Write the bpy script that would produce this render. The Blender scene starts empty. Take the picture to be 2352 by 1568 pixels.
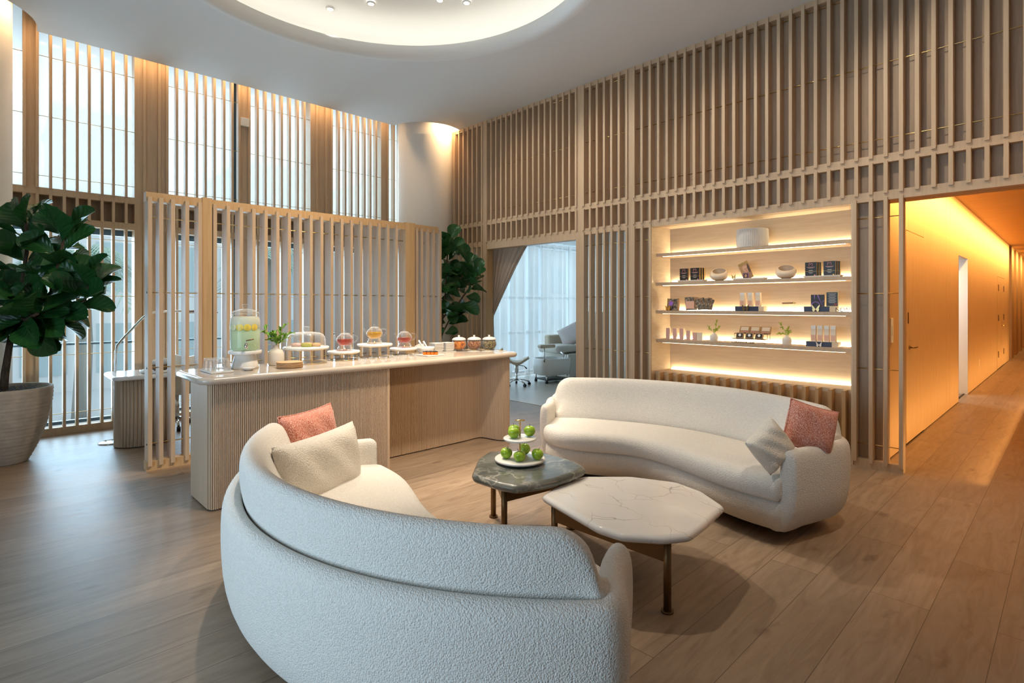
import bpy, math, random
from math import sin, cos, pi, radians, sqrt, atan2
from mathutils import Vector, Matrix

scene = bpy.context.scene
COL = scene.collection
R0 = random.Random(7)

# ------------------------------------------------------------------ camera
cam_data = bpy.data.cameras.new('camera')
cam_data.sensor_width = 36.0
cam_data.lens = 36.0 * 1256.0 / 2352.0
cam_data.shift_y = -84.0 / 2352.0
cam_data.clip_end = 300
cam = bpy.data.objects.new('camera', cam_data)
COL.objects.link(cam)
cam.location = (0, 0, 1.5)
cam.rotation_euler = (pi / 2, 0, -atan2(1218.0, 1256.0))
scene.camera = cam

# ------------------------------------------------------------------ colour management, sampling
scene.view_settings.view_transform = 'Standard'
scene.view_settings.look = 'None'
scene.view_settings.exposure = 0.0
scene.view_settings.gamma = 1.0
scene.view_settings.use_curve_mapping = False
cy = scene.cycles
cy.use_denoising = True
cy.max_bounces = 8
cy.diffuse_bounces = 4
cy.glossy_bounces = 3
cy.transmission_bounces = 4
cy.transparent_max_bounces = 16
cy.caustics_reflective = False
cy.caustics_refractive = False
cy.sample_clamp_indirect = 4.0

# ------------------------------------------------------------------ world (overcast daylight)
world = bpy.data.worlds.new('sky')
scene.world = world
world.use_nodes = True
bg = world.node_tree.nodes['Background']
bg.inputs[0].default_value = (0.84, 0.93, 1.0, 1)
bg.inputs[1].default_value = 1.25

def area(name, loc, direction, sx, sy, power, col, spread=pi):
    d = bpy.data.lights.new(name, 'AREA')
    d.shape = 'RECTANGLE'
    d.size = sx
    d.size_y = sy
    d.energy = power
    d.color = col
    d.spread = spread
    o = bpy.data.objects.new(name, d)
    COL.objects.link(o)
    o.location = loc
    o.rotation_euler = Vector(direction).to_track_quat('-Z', 'Y').to_euler()
    return o

def spot(name, loc, target, power, col, angle=60, blend=0.6, size=0.06):
    d = bpy.data.lights.new(name, 'SPOT')
    d.energy = power
    d.color = col
    d.spot_size = radians(angle)
    d.spot_blend = blend
    d.shadow_soft_size = size
    o = bpy.data.objects.new(name, d)
    COL.objects.link(o)
    o.location = loc
    o.rotation_euler = (Vector(target) - Vector(loc)).to_track_quat('-Z', 'Y').to_euler()
    return o

DAY = (0.56, 0.79, 1.0)
WARM = (1.0, 0.62, 0.30)
AMBER = (1.0, 0.57, 0.20)
SOFT = (1.0, 0.86, 0.68)
# daylight through the window wall (behind the slats) and through the windows on the unseen left side
area('daylight_window_wall', (2.7, 8.75, 2.35), (0, -1, 0.02), 6.2, 4.4, 560, DAY, radians(125))
area('daylight_side_windows', (-2.6, 2.3, 1.35), (1, 0.0, 0.0), 3.0, 2.3, 95, DAY, radians(140))
area('daylight_treatment_room', (8.6, 8.75, 1.5), (0, -1, -0.1), 5.0, 2.8, 140, DAY)
# lounge downlights, plus unseen spots added to brighten seating, counter, screen and lattice wall
for (p_, q_, e_, an) in (((2.92, 6.02, 4.95), (2.6, 3.9, 0.2), 430, 40), ((3.2, 5.55, 4.95), (3.2, 3.9, 0.0), 480, 46), ((3.66, 5.02, 4.95), (3.7, 2.6, 0.4), 330, 40), ((3.6, 4.3, 4.95), (4.0, 3.3, 0.3), 240, 40),
                         ((2.2, 2.6, 4.95), (2.0, 4.35, 0.6), 330, 44), ((3.2, 2.5, 4.95), (3.35, 4.6, 0.5), 560, 44), ((1.9, 3.7, 4.95), (1.75, 3.0, 0.4), 420, 34), ((2.7, 1.5, 4.44), (1.62, 3.1, 0.5), 360, 22), ((2.7, 3.0, 4.95), (2.62, 1.85, 0.4), 230, 28), ((3.0, 0.3, 4.44), (3.75, 1.25, 0.3), 150, 26)):
    spot('lounge_downlight_and_fill', p_, q_, e_, SOFT, an, 0.8, 0.06)  # some spots match the recess downlights, the others are added brighteners
for y in (1.5, 3.2, 4.9, 6.4):
    spot('lattice_wall_fill', (4.45, y, 4.46), (5.85, y - 1.3, 2.3), 84, SOFT, 92, 0.9, 0.06)  # added spots without a fixture, brightening the lattice slats
for x, tx in ((3.0, 1.5), (3.6, 2.5), (4.3, 3.6)):
    spot('screen_fill', (x, 2.9, 4.95), (tx, 5.8, 1.5), 250, (1.0, 0.76, 0.50), 52, 0.9, 0.06)  # unseen spots added to lift the slat fronts of the screen
spot('counter_fill', (2.5, -1.5, 4.44), (3.35, 4.65, 0.45), 560, (1.0, 0.72, 0.44), 19, 0.9, 0.06)  # unseen lamp added to brighten the recessed counter front
# warm corridor lights
for i, x in enumerate((6.6, 9.6, 13.0, 16.5, 20.5)):
    area('corridor_downlight', (x, 0.1, 2.98), (0, 0, -1), 0.6, 0.5, 3, AMBER)
area('corridor_wall_washer', (13.0, 0.86, 3.0), (0, 1.2, -1), 14.0, 0.1, 330, AMBER, radians(120))
area('corridor_floor_washer', (13.0, 0.45, 0.05), (0, 1, 0.3), 14.0, 0.04, 55, AMBER, radians(120))
area('corridor_end_washer', (24.0, 0.86, 3.0), (0, 1.2, -1), 7.0, 0.1, 110, AMBER, radians(130))
area('corridor_spill_fill', (5.0, -0.8, 3.4), (-0.35, 0.25, -1), 1.0, 1.0, 22, AMBER)  # added lamp hung in the lounge, standing in for corridor spill
# warm strips in the gap between the dropped ceiling and the window wall
area('window_cove_strip', (2.7, 7.99, 4.66), (0, 0.25, -1), 4.4, 0.05, 16, WARM)
area('column_cove_strip', (5.75, 7.38, 4.64), (0, 0.3, -1), 0.55, 0.04, 10, WARM)
area('column_cove_strip', (0.30, 7.55, 4.64), (-0.5, 0.3, -1), 0.5, 0.04, 3, WARM)

# ------------------------------------------------------------------ materials
MATS = {}
def new_mat(name):
    m = bpy.data.materials.new(name)
    m.use_nodes = True
    nt = m.node_tree
    b = nt.nodes['Principled BSDF']
    MATS[name] = m
    return m, nt, b

def N(nt, t, **kw):
    n = nt.nodes.new(t)
    for k, v in kw.items():
        setattr(n, k, v)
    return n

def L(nt, a, b):
    nt.links.new(a, b)

def plain(name, col, rough=0.5, metal=0.0, bump=0.0, bscale=200, spec=0.5, sheen=0.0):
    m, nt, b = new_mat(name)
    b.inputs['Base Color'].default_value = (*col, 1)
    b.inputs['Roughness'].default_value = rough
    b.inputs['Metallic'].default_value = metal
    b.inputs['Specular IOR Level'].default_value = spec
    b.inputs['Sheen Weight'].default_value = sheen
    if bump:
        tc = N(nt, 'ShaderNodeTexCoord')
        nz = N(nt, 'ShaderNodeTexNoise')
        nz.inputs['Scale'].default_value = bscale
        nz.inputs['Detail'].default_value = 2
        bp = N(nt, 'ShaderNodeBump')
        bp.inputs['Strength'].default_value = bump
        bp.inputs['Distance'].default_value = 0.01
        L(nt, tc.outputs['Object'], nz.inputs['Vector'])
        L(nt, nz.outputs['Fac'], bp.inputs['Height'])
        L(nt, bp.outputs['Normal'], b.inputs['Normal'])
    return m

def wood(name, c1, c2, scale=(14, 14, 0.8), rough=0.5, nscale=3.0):
    m, nt, b = new_mat(name)
    tc = N(nt, 'ShaderNodeTexCoord')
    mp = N(nt, 'ShaderNodeMapping')
    mp.inputs['Scale'].default_value = scale
    n1 = N(nt, 'ShaderNodeTexNoise')
    n1.inputs['Scale'].default_value = nscale
    n1.inputs['Detail'].default_value = 5
    n1.inputs['Roughness'].default_value = 0.6
    n1.inputs['Distortion'].default_value = 0.3
    cr = N(nt, 'ShaderNodeValToRGB')
    cr.color_ramp.elements[0].position = 0.3
    cr.color_ramp.elements[0].color = (*c1, 1)
    cr.color_ramp.elements[1].position = 0.72
    cr.color_ramp.elements[1].color = (*c2, 1)
    L(nt, tc.outputs['Object'], mp.inputs['Vector'])
    L(nt, mp.outputs['Vector'], n1.inputs['Vector'])
    L(nt, n1.outputs['Fac'], cr.inputs['Fac'])
    L(nt, cr.outputs['Color'], b.inputs['Base Color'])
    b.inputs['Roughness'].default_value = rough
    b.inputs['Specular IOR Level'].default_value = 0.35
    return m

wood('oak', (0.57, 0.41, 0.265), (0.67, 0.495, 0.335))
wood('oak_shade', (0.40, 0.285, 0.19), (0.50, 0.37, 0.26))  # darker oak behind slats and flutes, shade put into the colour
wood('oak_warm', (0.55, 0.35, 0.17), (0.66, 0.44, 0.235))
wood('oak_pale', (0.64, 0.50, 0.34), (0.74, 0.60, 0.43), scale=(2, 1, 12))
wood('oak_ceiling', (0.50, 0.30, 0.13), (0.62, 0.40, 0.19), scale=(9, 0.6, 9))
wood('oak_flute', (0.50, 0.36, 0.24), (0.62, 0.465, 0.33), scale=(40, 40, 0.8))
wood('plate_wood', (0.60, 0.36, 0.17), (0.72, 0.47, 0.26), scale=(4, 30, 4))
wood('bark', (0.05, 0.035, 0.025), (0.16, 0.11, 0.08), scale=(20, 20, 4), rough=0.9)
wood('bowl_wood', (0.22, 0.12, 0.06), (0.36, 0.22, 0.12), scale=(6, 6, 20))

def floor_mat(name, tones, pw, pl):
    m, nt, b = new_mat(name)
    tc = N(nt, 'ShaderNodeTexCoord')
    br = N(nt, 'ShaderNodeTexBrick')
    br.offset = 0.37
    br.offset_frequency = 2
    br.squash = 1.0
    br.inputs['Scale'].default_value = 1.0
    br.inputs['Brick Width'].default_value = pl
    br.inputs['Row Height'].default_value = pw
    br.inputs['Mortar Size'].default_value = 0.0016
    br.inputs['Mortar Smooth'].default_value = 0.2
    br.inputs['Bias'].default_value = 0.0
    br.inputs['Color1'].default_value = (0.0, 0.0, 0.0, 1)
    br.inputs['Color2'].default_value = (1.0, 1.0, 1.0, 1)
    br.inputs['Mortar'].default_value = (0.5, 0.5, 0.5, 1)
    L(nt, tc.outputs['Object'], br.inputs['Vector'])
    # plank-shifted grain coordinates
    mul = N(nt, 'ShaderNodeVectorMath', operation='MULTIPLY_ADD')
    mul.inputs[1].default_value = (7.3, 3.1, 1.7)
    L(nt, br.outputs['Color'], mul.inputs[0])
    mp = N(nt, 'ShaderNodeMapping')
    mp.inputs['Scale'].default_value = (1.0, 7.5, 1.0)
    L(nt, tc.outputs['Object'], mp.inputs['Vector'])
    L(nt, mp.outputs['Vector'], mul.inputs[2])
    n1 = N(nt, 'ShaderNodeTexNoise')
    n1.inputs['Scale'].default_value = 2.2
    n1.inputs['Detail'].default_value = 6
    n1.inputs['Roughness'].default_value = 0.62
    n1.inputs['Distortion'].default_value = 1.2
    L(nt, mul.outputs['Vector'], n1.inputs['Vector'])
    cr = N(nt, 'ShaderNodeValToRGB')
    e = cr.color_ramp.elements
    e[0].position, e[0].color = 0.28, (*tones[0], 1)
    e[1].position, e[1].color = 0.75, (*tones[2], 1)
    k = e.new(0.5)
    k.color = (*tones[1], 1)
    L(nt, n1.outputs['Fac'], cr.inputs['Fac'])
    # tone per plank
    hv = N(nt, 'ShaderNodeHueSaturation')
    mr = N(nt, 'ShaderNodeMapRange')
    mr.inputs['To Min'].default_value = 0.86
    mr.inputs['To Max'].default_value = 1.1
    L(nt, br.outputs['Color'], mr.inputs['Value'])
    L(nt, mr.outputs['Result'], hv.inputs['Value'])
    L(nt, cr.outputs['Color'], hv.inputs['Color'])
    # knots
    n2 = N(nt, 'ShaderNodeTexNoise')
    n2.inputs['Scale'].default_value = 1.5
    n2.inputs['Detail'].default_value = 3
    mp2 = N(nt, 'ShaderNodeMapping')
    mp2.inputs['Scale'].default_value = (2.2, 4.5, 1.0)
    L(nt, tc.outputs['Object'], mp2.inputs['Vector'])
    L(nt, mp2.outputs['Vector'], n2.inputs['Vector'])
    c2 = N(nt, 'ShaderNodeValToRGB')
    c2.color_ramp.elements[0].position = 0.24
    c2.color_ramp.elements[0].color = (0.55, 0.5, 0.46, 1)
    c2.color_ramp.elements[1].position = 0.36
    c2.color_ramp.elements[1].color = (1, 1, 1, 1)
    L(nt, n2.outputs['Fac'], c2.inputs['Fac'])
    mx = N(nt, 'ShaderNodeMix', data_type='RGBA', blend_type='MULTIPLY')
    mx.inputs['Factor'].default_value = 1.0
    L(nt, hv.outputs['Color'], mx.inputs['A'])
    L(nt, c2.outputs['Color'], mx.inputs['B'])
    # joints
    mj = N(nt, 'ShaderNodeMix', data_type='RGBA')
    mj.inputs['B'].default_value = (tones[0][0] * 0.45, tones[0][1] * 0.42, tones[0][2] * 0.4, 1)
    L(nt, br.outputs['Fac'], mj.inputs['Factor'])
    L(nt, mx.outputs['Result'], mj.inputs['A'])
    L(nt, mj.outputs['Result'], b.inputs['Base Color'])
    rr = N(nt, 'ShaderNodeMapRange')
    rr.inputs['To Min'].default_value = 0.36
    rr.inputs['To Max'].default_value = 0.5
    L(nt, n1.outputs['Fac'], rr.inputs['Value'])
    L(nt, rr.outputs['Result'], b.inputs['Roughness'])
    bp = N(nt, 'ShaderNodeBump')
    bp.inputs['Strength'].default_value = 0.05
    bp.inputs['Distance'].default_value = 0.01
    L(nt, n1.outputs['Fac'], bp.inputs['Height'])
    L(nt, bp.outputs['Normal'], b.inputs['Normal'])
    b.inputs['Specular IOR Level'].default_value = 0.4
    return m

floor_mat('floor_oak', ((0.225, 0.155, 0.102), (0.31, 0.22, 0.148), (0.385, 0.28, 0.195)), 0.25, 2.05)
plain('tile_beige', (0.55, 0.50, 0.43), 0.35)
plain('plaster', (0.74, 0.73, 0.71), 0.75)
plain('plaster_cream', (0.80, 0.79, 0.76), 0.7)
plain('column_paint', (0.90, 0.88, 0.84), 0.65)
plain('white_gloss', (0.85, 0.84, 0.81), 0.18)
plain('white_matte', (0.80, 0.78, 0.73), 0.55)
plain('stoneware', (0.78, 0.73, 0.66), 0.7, bump=0.15, bscale=90)
plain('brass', (0.72, 0.52, 0.22), 0.3, 1.0)
plain('bronze', (0.20, 0.125, 0.06), 0.38, 0.85)
plain('gold_wire', (0.80, 0.58, 0.26), 0.25, 1.0)
plain('chrome', (0.80, 0.80, 0.80), 0.12, 1.0)
plain('black', (0.02, 0.02, 0.022), 0.45)
plain('black_gap', (0.012, 0.011, 0.01), 0.8)
plain('mullion_blue', (0.07, 0.13, 0.20), 0.4, 0.3)
plain('alu', (0.42, 0.46, 0.48), 0.4, 0.5)
plain('beige_leather', (0.66, 0.56, 0.42), 0.45)
plain('cream_leather', (0.74, 0.70, 0.62), 0.45)
plain('grey_pillow', (0.62, 0.54, 0.52), 0.9, sheen=0.3)
plain('moss', (0.24, 0.27, 0.30), 0.95)
plain('tan_drape', (0.55, 0.43, 0.33), 0.9, sheen=0.3)
plain('towel', (0.85, 0.84, 0.82), 0.95, bump=0.4, bscale=150)
plain('ext_white', (0.80, 0.82, 0.83), 0.8)
plain('ext_grey', (0.60, 0.66, 0.69), 0.8)
plain('ext_glass', (0.46, 0.58, 0.62), 0.3)
plain('ext_paving', (0.62, 0.66, 0.69), 0.8)
plain('palm_leaf', (0.38, 0.52, 0.44), 0.6)
plain('palm_trunk', (0.32, 0.30, 0.28), 0.9)
plain('black_box', (0.030, 0.026, 0.025), 0.35)
plain('kraft', (0.42, 0.25, 0.12), 0.6)
plain('gold_edge', (0.62, 0.42, 0.16), 0.35, 0.6)
plain('pink_print', (0.85, 0.36, 0.36), 0.5)
plain('white_print', (0.9, 0.88, 0.86), 0.5)
plain('yellow_print', (0.90, 0.62, 0.10), 0.5)
plain('violet_print', (0.42, 0.20, 0.78), 0.4)
plain('red_print', (0.75, 0.10, 0.07), 0.5)
plain('navy_box', (0.035, 0.045, 0.09), 0.4)
plain('box_side', (0.78, 0.62, 0.42), 0.5)
plain('pink_carton', (0.80, 0.47, 0.40), 0.5)
plain('ivory_carton', (0.86, 0.74, 0.58), 0.45)
plain('peach_band', (0.85, 0.50, 0.36), 0.45)
plain('orange_laser', (0.72, 0.36, 0.04), 0.45)
plain('skin_print', (0.62, 0.36, 0.22), 0.5)
plain('hair_print', (0.10, 0.05, 0.03), 0.5)
plain('glaze_pearl', (0.80, 0.66, 0.50), 0.14)
plain('sprig_green', (0.16, 0.36, 0.03), 0.45)
plain('sprig_lime', (0.36, 0.46, 0.04), 0.45)
plain('apple_stem', (0.10, 0.06, 0.03), 0.8)
plain('lid_white', (0.84, 0.80, 0.74), 0.3)
plain('napkin', (0.84, 0.80, 0.74), 0.9)
plain('honey', (0.75, 0.20, 0.015), 0.25)
plain('pastry', (0.62, 0.40, 0.20), 0.8, bump=0.8, bscale=120)
plain('pastry_green', (0.40, 0.38, 0.08), 0.8, bump=0.8, bscale=120)
plain('pastry_pink', (0.66, 0.45, 0.38), 0.8, bump=0.8, bscale=120)

def emit(name, col, strength):
    m, nt, b = new_mat(name)
    nt.nodes.remove(b)
    e = N(nt, 'ShaderNodeEmission')
    e.inputs[0].default_value = (*col, 1)
    e.inputs[1].default_value = strength
    L(nt, e.outputs[0], nt.nodes['Material Output'].inputs[0])
    return m
emit('led_warm', (1.0, 0.82, 0.53), 95.0)
emit('led_ledge', (1.0, 0.82, 0.53), 26.0)
emit('led_thin', (1.0, 0.84, 0.56), 7.0)
emit('led_cove', (1.0, 0.95, 0.84), 5.5)
emit('spot_glow', (1.0, 0.96, 0.88), 12.0)
emit('flame', (1.0, 0.62, 0.22), 6.0)

def glassy(name, tint=(1, 1, 1), edge=0.5, rough=0.02, body=0.0, bodycol=(1, 1, 1)):
    """thin clear glass: see-through with fresnel reflections and a bright rim painted in white"""
    m, nt, b = new_mat(name)
    nt.nodes.remove(b)
    tr = N(nt, 'ShaderNodeBsdfTransparent')
    tr.inputs[0].default_value = (*tint, 1)
    gl = N(nt, 'ShaderNodeBsdfGlossy')
    gl.inputs['Roughness'].default_value = rough
    lw = N(nt, 'ShaderNodeLayerWeight')
    lw.inputs['Blend'].default_value = 0.5
    pp = N(nt, 'ShaderNodeMath', operation='POWER')
    pp.inputs[1].default_value = 1.7
    pw = N(nt, 'ShaderNodeMath', operation='MULTIPLY_ADD')
    pw.inputs[1].default_value = edge
    pw.inputs[2].default_value = 0.03
    dd = N(nt, 'ShaderNodeBsdfDiffuse')
    dd.inputs[0].default_value = (0.9, 0.92, 0.93, 1)  # white diffuse paints the bright rim reflections of the glass
    me_ = N(nt, 'ShaderNodeMixShader')
    me_.inputs[0].default_value = 0.5
    L(nt, gl.outputs[0], me_.inputs[1])
    L(nt, dd.outputs[0], me_.inputs[2])
    mx = N(nt, 'ShaderNodeMixShader')
    L(nt, lw.outputs['Facing'], pp.inputs[0])
    L(nt, pp.outputs[0], pw.inputs[0])
    L(nt, pw.outputs[0], mx.inputs[0])
    L(nt, tr.outputs[0], mx.inputs[1])
    L(nt, me_.outputs[0], mx.inputs[2])
    out = mx.outputs[0]
    if body:
        df = N(nt, 'ShaderNodeBsdfTranslucent')
        df.inputs[0].default_value = (*bodycol, 1)
        d2 = N(nt, 'ShaderNodeBsdfDiffuse')
        d2.inputs[0].default_value = (*bodycol, 1)
        m1 = N(nt, 'ShaderNodeMixShader')
        L(nt, df.outputs[0], m1.inputs[1])
        L(nt, d2.outputs[0], m1.inputs[2])
        m2 = N(nt, 'ShaderNodeMixShader')
        m2.inputs[0].default_value = body
        L(nt, out, m2.inputs[1])
        L(nt, m1.outputs[0], m2.inputs[2])
        out = m2.outputs[0]
    L(nt, out, nt.nodes['Material Output'].inputs[0])
    return m
glassy('glass', edge=0.75)
glassy('pane', (0.93, 0.97, 0.98), edge=0.08)
glassy('tea_red', (0.85, 0.26, 0.08), edge=0.1, body=0.3, bodycol=(0.50, 0.085, 0.02))
glassy('tea_gold', (0.95, 0.72, 0.12), edge=0.1, body=0.3, bodycol=(0.80, 0.52, 0.03))
glassy('lemonade', (0.80, 0.93, 0.72), edge=0.15, body=0.8, bodycol=(0.80, 0.95, 0.72))
glassy('ice_water', (0.92, 0.96, 0.90), edge=0.15, body=0.82, bodycol=(0.95, 0.97, 0.88))
glassy('blind', (0.80, 0.84, 0.86), edge=0.02, body=0.28, bodycol=(0.92, 0.82, 0.74))
glassy('sheer', (0.97, 0.98, 1.0), edge=0.02, body=0.6, bodycol=(0.88, 0.84, 0.79))
glassy('acrylic', (0.95, 0.96, 0.97), edge=0.2)

def lemon_mat():
    m, nt, b = new_mat('lemon')
    b.inputs['Base Color'].default_value = (0.86, 0.68, 0.10, 1)
    b.inputs['Roughness'].default_value = 0.4
    plain('lemon_pale', (0.84, 0.84, 0.52), 0.4)
lemon_mat()

def boucle(name, col, scale=85.0, strength=0.9, dist=0.012):
    m, nt, b = new_mat(name)
    tc = N(nt, 'ShaderNodeTexCoord')
    vo = N(nt, 'ShaderNodeTexVoronoi')
    vo.inputs['Scale'].default_value = scale
    nz = N(nt, 'ShaderNodeTexNoise')
    nz.inputs['Scale'].default_value = scale * 0.8
    nz.inputs['Detail'].default_value = 3
    nz.inputs['Distortion'].default_value = 0.8
    ad = N(nt, 'ShaderNodeMath', operation='SUBTRACT')
    L(nt, tc.outputs['Object'], vo.inputs['Vector'])
    L(nt, tc.outputs['Object'], nz.inputs['Vector'])
    L(nt, nz.outputs['Fac'], ad.inputs[0])
    L(nt, vo.outputs['Distance'], ad.inputs[1])
    bp = N(nt, 'ShaderNodeBump')
    bp.inputs['Strength'].default_value = strength
    bp.inputs['Distance'].default_value = dist
    L(nt, ad.outputs[0], bp.inputs['Height'])
    L(nt, bp.outputs['Normal'], b.inputs['Normal'])
    cr = N(nt, 'ShaderNodeValToRGB')
    cr.color_ramp.elements[0].color = (col[0] * 0.86, col[1] * 0.85, col[2] * 0.83, 1)
    cr.color_ramp.elements[1].color = (*col, 1)
    cr.color_ramp.elements[0].position = 0.3
    cr.color_ramp.elements[1].position = 0.55
    L(nt, nz.outputs['Fac'], cr.inputs['Fac'])
    L(nt, cr.outputs['Color'], b.inputs['Base Color'])
    b.inputs['Roughness'].default_value = 0.95
    b.inputs['Specular IOR Level'].default_value = 0.1
    b.inputs['Sheen Weight'].default_value = 0.25
    b.inputs['Sheen Roughness'].default_value = 0.6
    return m
boucle('boucle', (0.80, 0.755, 0.69), 170, 0.6, 0.006)
boucle('boucle_pillow', (0.82, 0.75, 0.645), 160, 0.7, 0.006)

def coral_mat():
    m, nt, b = new_mat('coral_weave')
    tc = N(nt, 'ShaderNodeTexCoord')
    nz = N(nt, 'ShaderNodeTexNoise')
    nz.inputs['Scale'].default_value = 300
    nz.inputs['Detail'].default_value = 2
    mp = N(nt, 'ShaderNodeMapping')
    mp.inputs['Scale'].default_value = (1, 0.4, 1)
    L(nt, tc.outputs['Object'], mp.inputs['Vector'])
    L(nt, mp.outputs['Vector'], nz.inputs['Vector'])
    cr = N(nt, 'ShaderNodeValToRGB')
    cr.color_ramp.elements[0].position = 0.38
    cr.color_ramp.elements[0].color = (0.45, 0.10, 0.055, 1)
    cr.color_ramp.elements[1].position = 0.66
    cr.color_ramp.elements[1].color = (0.80, 0.55, 0.46, 1)
    k = cr.color_ramp.elements.new(0.5)
    k.color = (0.62, 0.22, 0.14, 1)
    L(nt, nz.outputs['Fac'], cr.inputs['Fac'])
    L(nt, cr.outputs['Color'], b.inputs['Base Color'])
    bp = N(nt, 'ShaderNodeBump')
    bp.inputs['Strength'].default_value = 0.5
    bp.inputs['Distance'].default_value = 0.006
    L(nt, nz.outputs['Fac'], bp.inputs['Height'])
    L(nt, bp.outputs['Normal'], b.inputs['Normal'])
    b.inputs['Roughness'].default_value = 0.95
    b.inputs['Sheen Weight'].default_value = 0.2
coral_mat()

def marble(name, base, base2, vein, vscale, width, rough, gate, dscale=2.5, damt=0.25):
    m, nt, b = new_mat(name)
    tc = N(nt, 'ShaderNodeTexCoord')
    nd = N(nt, 'ShaderNodeTexNoise')
    nd.inputs['Scale'].default_value = dscale
    nd.inputs['Detail'].default_value = 4
    va = N(nt, 'ShaderNodeVectorMath', operation='MULTIPLY_ADD')
    va.inputs[1].default_value = (damt, damt, damt)
    L(nt, tc.outputs['Object'], nd.inputs['Vector'])
    L(nt, nd.outputs['Color'], va.inputs[0])
    mp = N(nt, 'ShaderNodeMapping')
    mp.inputs['Scale'].default_value = (1.0, 0.55, 1.0)
    mp.inputs['Rotation'].default_value = (0, 0, 0.5)
    L(nt, tc.outputs['Object'], mp.inputs['Vector'])
    L(nt, mp.outputs['Vector'], va.inputs[2])
    vo = N(nt, 'ShaderNodeTexVoronoi', feature='DISTANCE_TO_EDGE')
    vo.inputs['Scale'].default_value = vscale
    L(nt, va.outputs['Vector'], vo.inputs['Vector'])
    mr = N(nt, 'ShaderNodeMapRange')
    mr.inputs['From Min'].default_value = 0.0
    mr.inputs['From Max'].default_value = width
    mr.inputs['To Min'].default_value = 1.0
    mr.inputs['To Max'].default_value = 0.0
    L(nt, vo.outputs['Distance'], mr.inputs['Value'])
    ng = N(nt, 'ShaderNodeTexNoise')
    ng.inputs['Scale'].default_value = 3.0
    L(nt, tc.outputs['Object'], ng.inputs['Vector'])
    gr = N(nt, 'ShaderNodeMapRange')
    gr.inputs['From Min'].default_value = gate
    gr.inputs['From Max'].default_value = gate + 0.2
    L(nt, ng.outputs['Fac'], gr.inputs['Value'])
    mu = N(nt, 'ShaderNodeMath', operation='MULTIPLY')
    L(nt, mr.outputs['Result'], mu.inputs[0])
    L(nt, gr.outputs['Result'], mu.inputs[1])
    cb = N(nt, 'ShaderNodeMix', data_type='RGBA')
    cb.inputs['A'].default_value = (*base, 1)
    cb.inputs['B'].default_value = (*base2, 1)
    cc = N(nt, 'ShaderNodeMapRange')
    cc.inputs['From Min'].default_value = 0.35
    cc.inputs['From Max'].default_value = 0.65
    L(nt, nd.outputs['Fac'], cc.inputs['Value'])
    L(nt, cc.outputs['Result'], cb.inputs['Factor'])
    cv = N(nt, 'ShaderNodeMix', data_type='RGBA')
    cv.inputs['B'].default_value = (*vein, 1)
    L(nt, cb.outputs['Result'], cv.inputs['A'])
    L(nt, mu.outputs[0], cv.inputs['Factor'])
    L(nt, cv.outputs['Result'], b.inputs['Base Color'])
    b.inputs['Roughness'].default_value = rough
marble('marble_white', (0.80, 0.77, 0.73), (0.76, 0.72, 0.68), (0.36, 0.32, 0.28), 5.0, 0.014, 0.1, 0.36, 2.4, 0.35)
marble('marble_dark', (0.075, 0.083, 0.074), (0.19, 0.19, 0.165), (0.42, 0.40, 0.34), 3.2, 0.06, 0.22, 0.36, 6.0, 0.55)
marble('marble_plate', (0.82, 0.80, 0.76), (0.78, 0.75, 0.71), (0.6, 0.57, 0.53), 6.0, 0.03, 0.25, 0.5)
marble('counter_stone', (0.57, 0.49, 0.405), (0.53, 0.455, 0.375), (0.48, 0.41, 0.34), 2.0, 0.05, 0.16, 0.5)

def mottled(name, cols, scale, rough=0.6, bump=0.5, stretch=(1, 1, 1)):
    m, nt, b = new_mat(name)
    tc = N(nt, 'ShaderNodeTexCoord')
    mp = N(nt, 'ShaderNodeMapping')
    mp.inputs['Scale'].default_value = stretch
    nz = N(nt, 'ShaderNodeTexNoise')
    nz.inputs['Scale'].default_value = scale
    nz.inputs['Detail'].default_value = 3
    L(nt, tc.outputs['Object'], mp.inputs['Vector'])
    L(nt, mp.outputs['Vector'], nz.inputs['Vector'])
    cr = N(nt, 'ShaderNodeValToRGB')
    e = cr.color_ramp.elements
    e[0].position, e[0].color = 0.35, (*cols[0], 1)
    e[1].position, e[1].color = 0.65, (*cols[-1], 1)
    for i, c in enumerate(cols[1:-1]):
        k = e.new(0.35 + 0.3 * (i + 1) / (len(cols) - 1))
        k.color = (*c, 1)
    L(nt, nz.outputs['Fac'], cr.inputs['Fac'])
    L(nt, cr.outputs['Color'], b.inputs['Base Color'])
    b.inputs['Roughness'].default_value = rough
    if bump:
        bp = N(nt, 'ShaderNodeBump')
        bp.inputs['Strength'].default_value = bump
        bp.inputs['Distance'].default_value = 0.01
        L(nt, nz.outputs['Fac'], bp.inputs['Height'])
        L(nt, bp.outputs['Normal'], b.inputs['Normal'])
mottled('apple_skin', ((0.20, 0.38, 0.015), (0.36, 0.56, 0.04), (0.44, 0.60, 0.06)), 9, 0.22, 0.0)
mottled('dried_apricot', ((0.30, 0.06, 0.01), (0.75, 0.22, 0.02), (0.85, 0.33, 0.05)), 30, 0.5, 1.0)
mottled('trail_mix', ((0.15, 0.03, 0.015), (0.45, 0.18, 0.07), (0.62, 0.36, 0.18)), 60, 0.5, 1.0)
mottled('seed_mix', ((0.05, 0.03, 0.02), (0.24, 0.20, 0.08), (0.50, 0.36, 0.16)), 70, 0.5, 1.0)
mottled('pot_clay', ((0.42, 0.37, 0.32), (0.50, 0.45, 0.39)), 12, 0.85, 0.2)
mottled('foil_pack', ((0.04, 0.035, 0.03), (0.20, 0.16, 0.12), (0.50, 0.42, 0.32)), 35, 0.35, 0.3)
mottled('kraft_pack', ((0.10, 0.06, 0.04), (0.32, 0.20, 0.12), (0.55, 0.40, 0.26)), 45, 0.45, 0.3)

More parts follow.
